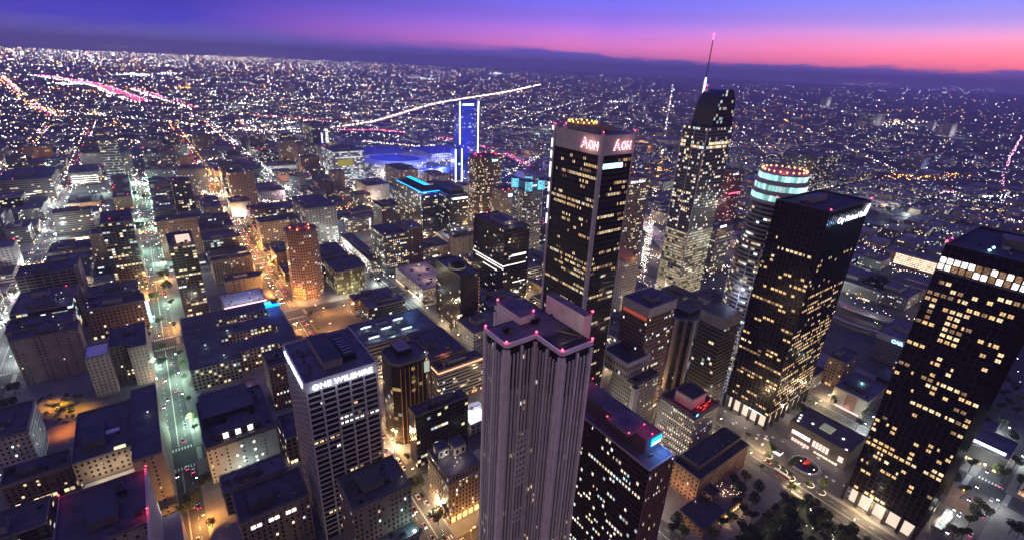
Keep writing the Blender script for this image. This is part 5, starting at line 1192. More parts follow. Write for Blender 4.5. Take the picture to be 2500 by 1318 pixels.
mb=MB();mb.box(rc[0]+6,rc[1]-1,rc[2]-.5,rc[2]-.1,rc[4]-8,rc[4]-5.5,glow('pale sign band',(.8,.92,1),4));part(mb,'sign_lettering',p);box_part(p,rc[0]+6,rc[1]-5,rc[2]+6,rc[3]-5,rc[4],rc[4]+7,DRK,ROOF,4,7,'penthouse')
lamp(rc[0]+20,rc[2]-5,rc[4]-6,(.5,.7,1),900,.8,p)
p,rc=box_at((975,418),1020,402,('A',480),'apartment_tower','dark purple-lit tower in front of the round arena','brown',ROOF,3,3.4,'apartment tower')
for k in range(2): lamp(rc[0]-8,rc[2]-6,20+k*40,(.4,.2,1),4000,1,p)
p,rc=box_at((895,455),950,440,('A',495),'hotel','pale block with a blue side light in front of the arena','white',ROOF,3,3.4,'hotel');lamp(rc[1]+4,rc[2]-4,30,(.1,.35,1),3000,1,p);lamp(rc[0]+20,rc[2]-12,16,(1,.85,.95),3500,1,p)
p,rc=box_at((868,478),905,470,('A',520),'apartment_building','dark notched block with one bright stair column left of centre','resi',ROOF,3,3.4,'apartment building')
# unfinished towers with yellow netting
p,rc=box_at((812,372),888,358,('A',450),'office_tower','half-built tower with yellow netting and bright open floors',facade('open floor slab',(.20,.19,.19),(.08,.08,.09),1.01,.62,.55,warm=(.9,.9,1),coolp=.7,es=1.1,run=3),ROOF,5,4.2,'unfinished tower')
a,b,c,d,H=rc;NET_GLOW=glow('yellow netting',(.75,.6,.05),.35);mb=MB();mb.box(a+(b-a)*.12,a+(b-a)*.62,c-1.2,c-.2,H*.55,H*.75,NET_GLOW);part(mb,'netting',p)  # lit look of the netting is put in as emission; it is no lamp
p,rc=box_at((762,310),805,297,('A',412),'skyscraper','tall dark unfinished tower with a blue vertical light and yellow netting','darkgl',ROOF,4,4,'unfinished tower')
a,b,c,d,H=rc;mb=MB();mb.box(a+(b-a)*.6,a+(b-a)*1.0,c-1.3,c-.3,H*.5,H*.62,NET_GLOW);part(mb,'netting',p)
mb=MB();mb.box(a+(b-a)*.45,a+(b-a)*.52,c-1.3,c-.3,H*.55,H*.85,glow('violet blue hoist light',(.3,.3,1),5));part(mb,'hoist_light',p)
mb=MB()
for k in range(24): mb.box(a+(b-a)*.7,a+(b-a)*.86,c-1.1,c-.2,6+k*4.2,8+k*4.2,WINC[1])
part(mb,'lit_hoist_bay',p)
# curved blue hotel tower
hx,hy=at(1122,395,0);H=200;x0h,_=at(1120,440,0)
base=bis(lambda y:pr(hx,hy,bis(lambda z:pr(hx,hy,z)[1]-y,0,300))[1]-y,200,300)
hz=bis(lambda z:pr(hx,hy,z)[1]-250,20,290);wx=bis(lambda w:pr(hx+w,hy,hz)[0]-1168,5,300);print('ritz',hx,hy,hz,wx)
p=root('hotel',(hx+wx/2,hy+15,0),'tall blue-lit slab hotel with a curved top and white edge lights','hotel');FP.append((hx,hx+wx,hy,hy+35))
f=facade('blue lit glass wall',(.03,.05,.22),(.01,.03,.2),.9,.6,.06,warm=(1,.85,.7),coolp=.6,es=1.3,rough=.35,dim=0);fm=F['rblue']=f
mb=MB();mb.prism(rp(hx,hx+wx,hy,hy+35),0,hz-8,f,4,3.8,seed=3);part(mb,'wall',p)
mb=MB();n=8
for i in range(n):
    a0,a1=i/n,(i+1)/n;za=hz-8+14*math.sin(a0*math.pi*.6+.35);zb=hz-8+14*math.sin(a1*math.pi*.6+.35);xa=hx+wx*a0;xb_=hx+wx*a1
    mb.face([(xa,hy,hz-8),(xb_,hy,hz-8),(xb_,hy,zb),(xa,hy,za)],f,[(xa,0),(xa+.01,0),(xa+.01,.01),(xa,.01)]);mb.face([(xa,hy,za),(xb_,hy,zb),(xb_,hy+35,zb),(xa,hy+35,za)],ROOF)
part(mb,'curved_crown',p)
for s in (0,1): mb=MB();mb.box(hx+wx*s-.9,hx+wx*s+.9,hy-1.6,hy-.2,0 if s else hz*.3,hz+2,LEDW);part(mb,'edge_light',p)
mb=MB();mb.box(hx+wx*.15,hx+wx*.75,hy-1.4,hy-.3,hz-10,hz-5,SIGNW);part(mb,'sign_lettering',p)
for k in range(4): lamp(hx+wx*.3,hy-28,30+k*45,(.03,.16,1),15000,2,p);
# arena and convention halls
ax,ay=at(965,392,28);print('arena',ax,ay)
p=root('arena',(ax,ay,0),'round sports arena with a tilted blue-lit disc roof','arena');FP.append((ax-100,ax+100,ay-100,ay+100))
mb=MB();mb.prism(ring(ax,ay,88,72,40),0,29,facade('lit arena glass',(.2,.2,.22),(.08,.08,.1),.9,.7,.5,warm=(1,.9,.8),coolp=.6,es=.7,run=6),8,6,cap=ROOF2,seed=2);part(mb,'wall',p)
rr=ring(ax,ay,94,78,40);BR2=mat('blue arena roof',(.012,.025,.13),.45);mb=MB()
mb.face([(a,b,35+(a-ax)*-.05) for a,b in ring(ax,ay,70,58,40)],BR2)
I=ring(ax,ay,70,58,40)
for k in range(20):
    a=2*math.pi*k/20;mb.dot(ax+92*math.cos(a),ay+76*math.sin(a),30.5,.9,WINC[1])
for i in range(40):
    j=(i+1)%40;mb.face([(*rr[i],29),(*rr[j],29),(I[j][0],I[j][1],35-(I[j][0]-ax)*.05),(I[i][0],I[i][1],35-(I[i][0]-ax)*.05)],mat('pale arena rim',(.30,.32,.42),.6))
part(mb,'roof',p)
for k in range(7): lamp(ax-90+k*30,ay-96,34,(.5,.55,1),42000,2,p)
for k,(u,v) in enumerate(((120,-60),(160,-120),(90,-150),(200,-40),(240,-110),(60,-130))): lamp(ax+u,ay+v,40,(.05,.10,1),110000,2,p)
for k in range(6): lamp(ax-60+k*25,ay+10,75,(.01,.06,1),26000,2,p)
for k in range(14):
    a=math.pi*(1.05+.9*k/13);mb=MB();mb.dot(ax+96*math.cos(a),ay+80*math.sin(a),27,1.1,WINC[1]);part(mb,'rim_lamp',p)
def hall(x0,x1,y0,y1,H,lab,blue=0):
    p=bld((x0,x1,y0,y1,H),'convention_hall',lab,F['white'],BR2,8,8,'hall',n=4,pent=False)
    if blue:
        for k in range(3): lamp(x0+(x1-x0)*(.2+.3*k),(y0+y1)/2,H+45,(.02,.08,1),40000,2,p)
    return p
hall(ax-50,ax+110,ay+130,ay+260,24,'long dark blue roofed hall behind the arena',1);hall(ax+140,ax+310,ay+60,ay+200,26,'broad flat blue roofed hall right of the arena',1)
x_,y_=at(1048,430,18);hall(x_,x_+110,y_+10,y_+80,20,'blue roofed theatre with a small coloured roof emblem by the arena',1)
mb=MB();mb.cyl(x_+50,y_+45,9,20.1,20.7,glow('yellow emblem',(1,.8,.1),2),16);mb.cyl(x_+50,y_+45,5,20.7,21,glow('red emblem',(1,.2,.05),2),16);tag(mb.build('roof_emblem'),'small glowing yellow and red round emblem on the blue theatre roof','sign')
mb=MB();tx,ty=at(1112,445,0);tz=bis(lambda z:pr(tx,ty,z)[1]-365,5,200);tw=bis(lambda w:pr(tx+w,ty,0)[0]-1127,2,90)
p=bld((tx,tx+tw,ty,ty+25,tz),'apartment_tower','slim blue tower outlined by two white light lines below the curved hotel',fm,ROOF,4,3.6,'apartment tower')
for s in (0,1): mb=MB();mb.box(tx+tw*s-.8,tx+tw*s+.8,ty-1.4,ty-.2,0,tz,LEDW);part(mb,'edge_light',p)
for k in range(2): lamp(tx+tw/2,ty-14,30+50*k,(.02,.15,1),7000,1,p)
mb=MB();mb.dot(tx+tw*.5,ty-3,tz*.55,3,glow('blue beacon',(.1,.5,1),9));part(mb,'blue_lamp',p)
# ------------------------------------------------------------------ plaza
PZ=mat('plaza paving',(.085,.08,.078),.7,var=.2,sc=.15)
mb=MB();mb.face([(370,-1,.17),(471,-1,.17),(471,183,.17),(370,183,.17)],PZ);tag(mb.build('plaza_paving'),kind='structure')
fx,fy=at(1965,1135,.3)
p=root('fountain',(fx,fy,0),'round black plaza fountain ringed by dots of light around a red sculpture','fountain')
mb=MB();mb.cyl(fx,fy,9.6,.2,1.0,DRK,36,top=mat('black water',(.004,.004,.006),.05,spec=1));part(mb,'basin',p)
mb=MB()
for k in range(36):
    a,b=2*math.pi*k/36,2*math.pi*(k+1)/36;mb.beam((fx+9.9*math.cos(a),fy+9.9*math.sin(a),.8),(fx+9.9*math.cos(b),fy+9.9*math.sin(b),.8),.5,CON,1.0)
part(mb,'rim',p)
RS=mat('red painted steel',(.75,.05,.03),.45);mb=MB();N=16
for s,(ox,oy) in ((1,(1.2,-1.8)),(-1,(2.6,1.6))):
    pts=[(fx+ox+s*(2.6*math.cos(t*2.6)),fy+oy+s*(2.2*math.sin(t*2.6)),1.0+t*3.6) for t in [i/N for i in range(N+1)]]
    for a,b in zip(pts,pts[1:]): mb.beam(a,b,2.1,RS,.6)
part(mb,'sculpture',p);lamp(fx+3,fy-6,3,(1,.8,.7),260,.3,p);lamp(fx+5,fy+5,3.5,(1,.8,.7),200,.3,p)
for k in range(40):
    a=2*math.pi*k/40;mb=MB();mb.dot(fx+11.2*math.cos(a),fy+11.2*math.sin(a),.5,.16,WINC[1]);part(mb,'ring_light',p)
# trees -----------------------------------------------------------------------------------
BARK=mat('bark',(.08,.06,.045),.9);LEAF=mat('leaf dark green',(.035,.05,.02),.8,var=.5,sc=.6);LEAF2=mat('leaf mid green',(.10,.13,.035),.8,var=.5,sc=.6)
def tree_mesh(seed,hh=9,rw=3.6,n=420,leaf=LEAF,sz=.42):
    q=random.Random(seed);t=MB();t.cyl(0,0,.26,0,hh*.42,BARK,7,r1=.17)
    ends=[]
    for k in range(6):
        a=q.uniform(0,6.28);r=rw*q.uniform(.35,.6);e=(r*math.cos(a),r*math.sin(a),hh*q.uniform(.6,.85));t.beam((0,0,hh*.4),e,.14,BARK);ends.append(e)
    c=MB();blobs=[(e[0],e[1],e[2],rw*q.uniform(.38,.6)) for e in ends]+[(0,0,hh*.78,rw*.62)]
    for _ in range(n):
        b=q.choice(blobs);v=Vector((q.gauss(0,1),q.gauss(0,1),q.gauss(0,1))).normalized()*b[3]*q.uniform(.55,1.0)**.5
        P=Vector((b[0]+v.x,b[1]+v.y,b[2]+v.z*.75));s=sz*q.uniform(.6,1.3)
        d1=Vector((q.gauss(0,1),q.gauss(0,1),q.gauss(0,1))).normalized();d2=d1.cross(Vector((q.gauss(0,1),q.gauss(0,1),q.gauss(0,1)))).normalized()
        c.face([P-d1*s-d2*s*.6,P+d1*s-d2*s*.6,P+d1*s*.7+d2*s*.7,P-d1*s*.6+d2*s*.8],leaf)
    return t.mesh('trunk'),c.mesh('crown')
TM=[tree_mesh(1),tree_mesh(2,10,4.4,520),tree_mesh(3,8,3.2,380,LEAF2),tree_mesh(4,11,3.0,400)]
TC={}
def tree(x,y,k,sc,label,group,z=.15,rz=0):
    p=root('tree',(x,y,z),label,'tree',group,rz);p.scale=(sc,sc,sc)
    for nm,me in zip(('trunk','crown'),TM[k]):
        o=bpy.data.objects.new(nm,me);C.collection.objects.link(o);o.parent=p
    return p
q=random.Random(12);nt=0
KN=['round','broad','small leafy','tall']
for X in (-154,-25,106,233.5,357.5,480.5):
    for sd in (-1,1):
        y=40 if X>300 else 160;cnt=0
        while y<1060:
            y+=q.uniform(16,44) if y<600 else q.uniform(40,90)
            if any(abs(y-Y)<15 for Y in SYC) or not vis(X,y,5,20): continue
            cnt+=1;k=q.randrange(4)
            tree(X+sd*q.uniform(11.8,13),y,k,q.uniform(.75,1.25),f'{ordn(cnt)} {KN[k]} street tree, {"left" if sd<0 else "right"} kerb, {AVN[X]}','street trees along the avenues',rz=q.uniform(0,6));nt+=1
# hand-read trees: on the green avenue and round the left parking lot
for i,(px,py,k,s,lab) in enumerate(((402,672,1,1.7,'big dark round-headed tree at the edge of the orange-lit crossing'),(408,700,1,1.5,'second big round tree just below the first at the orange-lit crossing'),(378,722,1,1.4,'big dark tree beside the blue vertical sign'),(388,780,0,1.3,'teal-lit tree below the blue vertical sign'),(330,475,3,1.7,'tall dark tree left of the green crossing near the top of the avenue'),(358,480,1,1.6,'broad dark tree right of the green crossing near the top of the avenue'),(343,548,1,1.5,'lone round tree left of the tall glass apartment tower top'),(393,845,0,1.3,'tree with yellow-green lit leaves by the pinkish twin-winged block'),(395,880,0,1.3,'second yellow-green lit tree by the pinkish twin-winged block'),(1952,1000,1,1.35,'lone round street tree left of the plaza pavilion roof'),(2325,1165,1,1.3,'round tree beside the wide crossing at the right edge'),(1070,1262,1,1.5,'big black round tree by the crossing right of the bottom masonry block'),(1015,1185,1,1.5,'dark tree hiding a green traffic light beside the classic masonry block'),(455,1240,1,1.2,'dark tree at the green to orange change of the bottom avenue'),(470,1215,1,1.25,'dark tree standing beside the low roofs at the bottom of the green-lit avenue'),(35,945,1,1.2,'palm-like tree on the corner at the far left'),(25,985,1,1.3,'rounded tree below the corner palm at the far left'),(40,800,1,1.8,'big black tree above the beige blank block at the left edge'))):
    a=at(px,py+8,4);tree(a[0],a[1],k,s,lab,'single trees read one by one')
for i,(px,py) in enumerate(((2395,948),(2412,960),(2430,945),(2448,968),(2462,985),(2405,990),(2425,1005),(2440,1000),(2455,1095),(2470,1070),(2435,1150),(2450,1165),(2390,1235),(2375,1255),(2410,1250),(2365,1280),(2470,1290),(2490,1300),(2340,1130),(2350,1205),(2455,930),(2475,950),(2490,975),(2480,1010),(2445,1030),(2400,1025),(2380,975),(2370,1140),(2480,1130),(2490,1180),(2330,1300),(2350,1310),(2300,1150),(1650,1275),(1668,1300),(1640,1300),(1790,1175),(1805,1200),(1820,1165),(1795,1235),(1815,1250),(1838,1225),(1785,1265),(1760,1285),(1810,1290),(1850,1195),(1740,1305),(1835,1270))):
    a=at(px,py,5);tree(a[0],a[1],i%4,1.25,f'{ordn(i+1)} dark tree of those {"round the brick club house" if px<1900 else "beside the streets at the right edge"}','trees of the lower right')
for k in range(16):
    a=at(85+q.uniform(0,125),965+q.uniform(0,60),2);tree(a[0],a[1],2,q.uniform(.5,.8),f'{ordn(k+1)} yellow-lit tree of the orange parking lot at the left','trees of the orange parking lot')
for k in range(3): 
    a=at(120+k*40,985+k*6,3);lamp(a[0],a[1],9,(1,.46,.03),8000,.6,spot=130,tgt=(a[0],a[1],0))
a=at(160,1045,3);lamp(a[0],a[1],10,(1,.30,.05),11000,.6,spot=130,tgt=(a[0],a[1],0))
# library garden at the bottom right
g0=mat('garden soil',(.035,.04,.025),.95,var=.5,sc=.2);mb=MB();mb.face([(245,-150,.18),(346,-150,.18),(346,95,.18),(245,95,.18)],g0);tag(mb.build('garden_lawn'),kind='structure')
for k in range(85):
    for _ in range(40):
        x=q.uniform(255,345);y=q.uniform(-60,92)
        if vis(x,y,4,30): break
    kk=q.randrange(4);tree(x,y,kk,q.uniform(.7,1.25),f'{ordn(k+1)} {KN[kk]} dark tree of the garden at the lower right','trees of the dark garden')
for k in range(26):
    for _ in range(40):
        x=q.uniform(262,343);y=q.uniform(-20,88)
        if vis(x,y,4,0): break
    pg=root('garden_lamp',(x,y,.2),f'{ordn(k+1)} small white lamp among the trees of the lower right garden','garden lamp','lamps of the dark garden')
    mb=MB();mb.cyl(0,0,.07,0,3.6,DRK,6);o=mb.build('pole',pg);mb=MB();mb.dot(0,0,3.9,.42,WINC[1]);o=mb.build('globe',pg)
    if k%2: l=lamp(x,y,4.6,(1,.93,.8),420,.4);l.parent=pg;l.matrix_parent_inverse=pg.matrix_basis.inverted()
for k,(px,py) in enumerate(((1875,1112),(1895,1137),(1912,1150),(1976,1182),(2004,1200),(1930,1165))):
    a=at(px,py,.5);pg=root('planter',(a[0],a[1],0),f'{ordn(k+1)} round plaza planter with a light-edged rim and a small tree','planter','light-edged planters on the plaza')
    mb=MB()
    for i in range(14):
        t0,t1=math.pi*(1.0+i/14*1.2),math.pi*(1.0+(i+1)/14*1.2);mb.beam((3.2*math.cos(t0),3.2*math.sin(t0),.6),(3.2*math.cos(t1),3.2*math.sin(t1),.6),.35,glow('planter rim light',(1,.85,.65),1.2),.5)
    mb.build('light_rim',pg);mb=MB();mb.cyl(0,0,3.0,.17,.6,CON,20,top=g0);mb.build('tub',pg)
    for nm,me in zip(('trunk','crown'),TM[2]): o=bpy.data.objects.new(nm,me);C.collection.objects.link(o);o.parent=pg;o.scale=(.6,.6,.55);o.location.z=.5
    l=lamp(a[0]-1,a[1]-1,2.2,(.95,1,.8),60,.2);l.parent=pg;l.matrix_parent_inverse=pg.matrix_basis.inverted()
for k in range(26):
    x=q.uniform(375,402);y=q.uniform(60,178)
    if (x-fx)**2+(y-fy)**2<190 or not vis(x,y): continue
    pg=root('cafe_table',(x,y,.17),f'{ordn(k+1)} cafe table with pale parasol on the plaza paving','table','cafe tables on the plaza')
    mb=MB();mb.cyl(0,0,.5,.7,.76,CON,10);mb.cyl(0,0,.05,0,2.5,DRK,5,cap=False);mb.build('table_top',pg);mb=MB();mb.cyl(0,0,1.3,2.2,2.7,WHT_,8,r1=.1);mb.build('parasol',pg)
for k in range(7): lamp(385+q.uniform(-8,14),70+k*17,7,(1,.9,.78),420,.5)
a=at(1900,1100,2);p=root('kiosk',(a[0],a[1],0),'small flat-roofed kiosk with white lit walls on the plaza','kiosk')
mb=MB();mb.box(a[0]-3,a[0]+3,a[1]-3,a[1]+3,.17,3,glow('kiosk light',(1,.9,.8),1.6));part(mb,'lit_wall',p);mb=MB();mb.box(a[0]-3.4,a[0]+3.4,a[1]-3.4,a[1]+3.4,3,3.4,DRK);part(mb,'roof',p)
# right edge: hall with bright roof strip and the white-lit canopy
a=at(2331,1050,16);b=at(2450,1110,16);x0,x1=a[0]-2,a[0]+14;y0,y1=min(a[1],b[1])-1,max(a[1],b[1])+1;print('strip hall',x0,x1,y0,y1)
p=bld((x0-6,x0+30,y0-3,y1+4,15),'parking_structure','dark low hall with a long blue-white light strip along its roof at the right edge',PBK,ROOF,6,4,'hall',n=3,pent=False)
mb=MB();mb.box(x0,x0+3,y0,y1,15.1,16,glow('blue white strip',(.75,.85,1),4));part(mb,'light_strip',p)
for k in range(3): lamp(x0-4,y0+4+k*(y1-y0)/3,17,(.7,.8,1),500,.5,p)
a=at(2315,1255,5);p=root('canopy',(a[0],a[1],0),'slanting white-lit panelled canopy at the bottom right','canopy')
mb=MB();WG_=winmat('canopy glow',(.85,.92,.85),.6)
for k in range(6): mb.box(a[0]-20+k*4.4,a[0]-16+k*4.4,a[1]-1.5,a[1]+2.5,4.6,5.0,WG_)
part(mb,'lit_panel',p);mb=MB();mb.box(a[0]-18,a[0]+5.5,a[1]-2.6,a[1]+3.6,4.3,4.58,DRK);part(mb,'roof_frame',p)
mb=MB();[mb.box(a[0]-17+k*7,a[0]-16.6+k*7,a[1]-2,a[1]-1.6,.15,4.3,DRK) for k in range(4)];part(mb,'post',p)
# small lit spots read from the street canyons
for i,(px,py,c,pw,z) in enumerate(((965,1088,ORG,5000,9),(955,1050,ORG,6000,9),(948,1010,(1,.55,.2),6000,9),(962,1120,ORG,5000,9),(708,1085,(1,.5,.05),3500,9),(1150,1295,(1,.45,.1),5200,7),(1290,700,(1,.6,.2),6000,9),(1480,720,(1,.7,.4),3000,9),(2035,905,(1,.55,.3),3000,9),(1990,985,(1,.8,.7),2500,9),(1600,1275,(1,.85,.6),2500,8),(2350,1200,(1,.45,.1),2500,8))):
    x,y=at(px,py,z);g=root('street_lamp',(x,y,.15),f'{ordn(i+1)} lone lamp glowing in a gap between buildings, counted across the lower half','street lamp','lone lamps between buildings')
    kk='o' if c[1]<.6 else 'y'
    for nm,me in LK[kk][0]: o=bpy.data.objects.new(nm,me);C.collection.objects.link(o);o.parent=g
    l=lamp(x,y,z,c,pw,.6);l.parent=g;l.matrix_parent_inverse=g.matrix_basis.inverted()
a=at(1150,1040,9);p=bld((a[0],a[0]+24,a[1],a[1]+26,9),'parking_deck','small deck flooded with white light beside the black slab',F['white'],WHT_,5,4,'parking deck',n=3,pent=False,shop=False)
for k in range(3): lamp(a[0]+5+k*7,a[1]+10,17,(.95,.97,1),2400,.6,p)
a=at(905,1330,30);p=bld((a[0],a[0]+27,a[1]-8,a[1]+10,30),'office_building','corner roof with one dazzling teal-white lamp at the bottom edge','grey',ROOF2,3,3.6,'office building',n=5,pent=False)
b=at(1012,1297,31);mb=MB();mb.dot(b[0],b[1],31.8,.9,glow('teal lamp',(.6,1,.95),30));part(mb,'roof_lamp',p);lamp(b[0],b[1],33,(.5,.95,1),900,.3,p)
# ------------------------------------------------------------------ cars
RUB=mat('tyre',(.015,.015,.015),.8);GLS=mat('car glass',(.01,.012,.016),.08,spec=.7);HLm=glow('headlight',(1,.97,.9),26);TLm=glow('taillight',(1,.02,.08),16)
def sweep(prof,w,m,inset=0):
    mb=MB();n=len(prof)
    for i in range(n):
        a,b=prof[i],prof[(i+1)%n];mb.face([(a[0],-w,a[1]),(b[0],-w,b[1]),(b[0],w,b[1]),(a[0],w,a[1])],m)
    mb.face([(a,-w,b) for a,b in prof],m);mb.face([(a,w,b) for a,b in prof][::-1],m);return mb
CARM=[];CC=[('white',(.6,.6,.6)),('silver',(.35,.36,.38)),('black',(.02,.02,.022)),('grey',(.12,.12,.13)),('blue',(.04,.07,.16)),('red',(.3,.03,.03)),('yellow',(.8,.5,.03))]
_b=[(-2.2,.3),(2.2,.3),(2.25,.75),(1.2,.95),(-1.5,.98),(-2.25,.8)];_c=[(-1.75,.97),(-1.1,1.42),(.3,1.45),(1.1,.95)]
wh=MB()
for i in range(12):
    a0,a1=2*math.pi*i/12,2*math.pi*(i+1)/12;wh.face([(.32*math.cos(a0),-.1,.32*math.sin(a0)),(.32*math.cos(a1),-.1,.32*math.sin(a1)),(.32*math.cos(a1),.1,.32*math.sin(a1)),(.32*math.cos(a0),.1,.32*math.sin(a0))],RUB)
wh.face([(.32*math.cos(2*math.pi*i/12),-.1,.32*math.sin(2*math.pi*i/12)) for i in range(12)],RUB);wh.face([(.32*math.cos(2*math.pi*i/12),.1,.32*math.sin(2*math.pi*i/12)) for i in range(12)][::-1],RUB)
whm=wh.mesh('wheel');cabm=sweep(_c,.74,GLS).mesh('cabin')
hb=MB();hb.box(2.18,2.3,-.2,.2,.52,.72,HLm);hl=hb.mesh('headlight');tb=MB();tb.box(-2.3,-2.17,-.22,.22,.6,.8,TLm);tl=tb.mesh('taillight')
hb=MB();hb.box(2.18,2.3,-.2,.2,.52,.72,mat('unlit lamp',(.4,.4,.4),.2));hlo=hb.mesh('headlight');tb=MB();tb.box(-2.3,-2.17,-.22,.22,.6,.8,mat('unlit rear lamp',(.2,.01,.01),.3));tlo=tb.mesh('taillight')
def make_car(ci,lit):
    nm,col=CC[ci];body=sweep(_b,.9,mat('car paint '+nm,col,.25,spec=.6)).mesh('body');r=root('car',(0,0,-50),'x','car')
    for n_,me,loc in [('body',body,(0,0,0)),('cabin',cabm,(0,0,0))]+[('wheel',whm,(sx_*1.35,sy_*.82,.33)) for sx_ in(-1,1) for sy_ in(-1,1)]+[('headlight',hl if lit else hlo,(0,s*.62,0)) for s in(-1,1)]+[('taillight',tl if lit else tlo,(0,s*.62,0)) for s in(-1,1)]:
        o=bpy.data.objects.new(n_,me);C.collection.objects.link(o);o.parent=r;o.location=loc
    return r
PROT={(i,l):make_car(i,l) for i in range(7) for l in (0,1)}
CARD=['first','second','third','fourth','fifth']
def car(x,y,rz,ci,lit,label,group,z=.012):
    return copy_tree(PROT[(ci,lit)],(x,y,z),rz,label).__setitem__('group',group)
nc=0;q=random.Random(99)
dens={-25:.32,106:1.5,233.5:1.1,357.5:1.5,480.5:.6,-154:.45}
for X in (-25,106,233.5,357.5,-154,480.5):
    cnt={-1:0,1:0}
    for lane in (-6.6,-3.3,3.3,6.6):
        y=0 if X>300 else 190
        while y<1000 and nc<250:
            y+=q.uniform(9,34)/dens[X]*(1 if y<500 else 1.5)
            if any(abs(y-Y)<11 for Y in SYC) or not vis(X+lane,y,1,5): continue
            away=lane>0
            s=1 if away else -1;cnt[s]+=1;ci=q.choice([0,0,1,1,2,2,3,4,5]);lit=0 if abs(lane)>6 and q.random()<.5 else 1
            lab=f'{ordn(cnt[s])} {"" if lit else "parked "}{CC[ci][0]} car {"heading away" if away else "facing us"} on the {AVN[X]}'
            car(X+lane,y,math.pi/2 if away else -math.pi/2,ci,lit,lab,'cars on the avenues');nc+=1
for k in range(12):
    x=400+k*13+q.uniform(0,5)
    if vis(x,4) and nc<262: ci=q.randrange(5);car(x,3 if k%2 else 13,0 if k%2 else math.pi,ci,1,f'{ordn(k+1)} {CC[ci][0]} car from the left on the near cross street','cars on the near cross street');nc+=1
a=at(1873,1128,0);car(a[0],a[1],math.pi/2,6,1,'yellow cab in the line of cars beside the plaza','cars on the avenues')
for k in range(22):
    a=at(80+q.uniform(0,120),965+q.uniform(0,70),0);ci=q.randrange(6);car(a[0],a[1],q.choice([0,math.pi/2]),ci,0,f'{ordn(k+1)} parked {CC[ci][0]} car of the orange-lit left parking lot','cars in the orange parking lot',.2)
for r in PROT.values():
    for c in list(r.children): bpy.data.objects.remove(c)
    bpy.data.objects.remove(r)
a=at(1900,1155,0);p=root('bus',(a[0],a[1]-4,0),'long pale-roofed bus stopped beside the plaza planters','bus')
mb=MB();mb.box(a[0]-1.3,a[0]+1.3,a[1]-9,a[1]+3,.4,2.9,mat('bus side',(.3,.08,.05),.5),WHT_);part(mb,'body',p);mb=MB();mb.box(a[0]-1.36,a[0]+1.36,a[1]-8.5,a[1]+2.5,1.5,2.4,GLS);part(mb,'window_band',p)
for s in (-7,0.5): mb=MB();mb.box(a[0]-1.35,a[0]+1.35,a[1]+s-.45,a[1]+s+.45,0,.9,RUB);part(mb,'wheel',p)
# ------------------------------------------------------------------ filler blocks
def hits(x0,x1,y0,y1,m=2):
    return any(x0<b+m and x1>a-m and y0<d+m and y1>c-m for a,b,c,d in FP)
FP.append((245,347,-150,100));FP.append((370,471,-240,183));FP.append((585,800,-300,2400))
a=at(150,1000,0);FP.append((-115,-70,430,500));FP.append((117,160,478,566));g1=mat('lot asphalt',(.12,.105,.09),.85,var=.25,sc=.2);mb=MB();mb.face([(117,470,.17),(162,470,.17),(162,566,.17),(117,566,.17)],g1);mb.face([(-118,425,.17),(-40,425,.17),(-40,500,.17),(-118,500,.17)],g1);tag(mb.build('parking_lot'),kind='structure')
for px,py in ((785,752),(835,745),(868,790),(800,790),(900,780)):
    a=at(px,py,9);street_lamp(a[0],a[1],0,'o',f'orange lamp of the sodium-lit lot near the striped parking building, {ordn([785,835,868,800,900].index(px)+1)} of five',6500,'lamps of the sodium-lit lot')
fill=[];q=random.Random(77)
COLN={'tan':'tan','brown':'brown','grey':'grey','white':'pale','darkgl':'dark glass','resi':'balconied','strip':'strip-windowed','lowlit':'low lit','coolgl':'blue-grey glass'}
cols=[(i,b) for i,b in enumerate(XB)]
xr=XB+[(820+k*125,925+k*125) for k in range(9)]
for ci_,(bx0_,bx1_) in enumerate(xr):
    for ri,(by0_,by1_) in enumerate(YB):
        if 360<bx1_<480 and by0_<-200: continue
        nx_=q.choice([2,2,3]);ny_=q.choice([3,4,5])
        for i in range(nx_):
            for j in range(ny_):
                X0=bx0_+4+(bx1_-bx0_-8)*i/nx_+q.uniform(0,2);X1=bx0_+4+(bx1_-bx0_-8)*(i+1)/nx_-q.uniform(0,5)
                Y0=by0_+4+(by1_-by0_-8)*j/ny_+q.uniform(0,3);Y1=by0_+4+(by1_-by0_-8)*(j+1)/ny_-q.uniform(0,9)
                if hits(X0,X1,Y0,Y1) or q.random()<.12: continue
                if not (vis(X0,Y0,10,40) or vis(X1,Y1,10,40)): continue
                hh=q.choice([8,12,16,20,26,32,40]) if Y0>560 else q.choice([8,12,16,20,24])
                if Y0>600 and X0<480 and q.random()<.11: hh=q.choice([42,48,55,64,74])
                if Y0>950: hh*=.9
                if X0>800: hh*=.6
                D=math.hypot((X0+X1)/2,(Y0+Y1)/2)
                fill.append((D/(hh+14),X0,X1,Y0,Y1,hh,ci_,ri,i,j))
fill.sort();print('fill',len(fill))
def colname(ci_):
    names=['outermost left','fifth left','fourth left','third left','second left','first left','left of the green-lit avenue','right of the green-lit avenue','in the column of the striped parking building','in the column of the red lettered tower','in the column of the plaza pavilion','at the freeway edge']
    return names[ci_] if ci_<len(names) else ordn(ci_-11)+' column beyond the freeway'
nb=0;SM=MB()
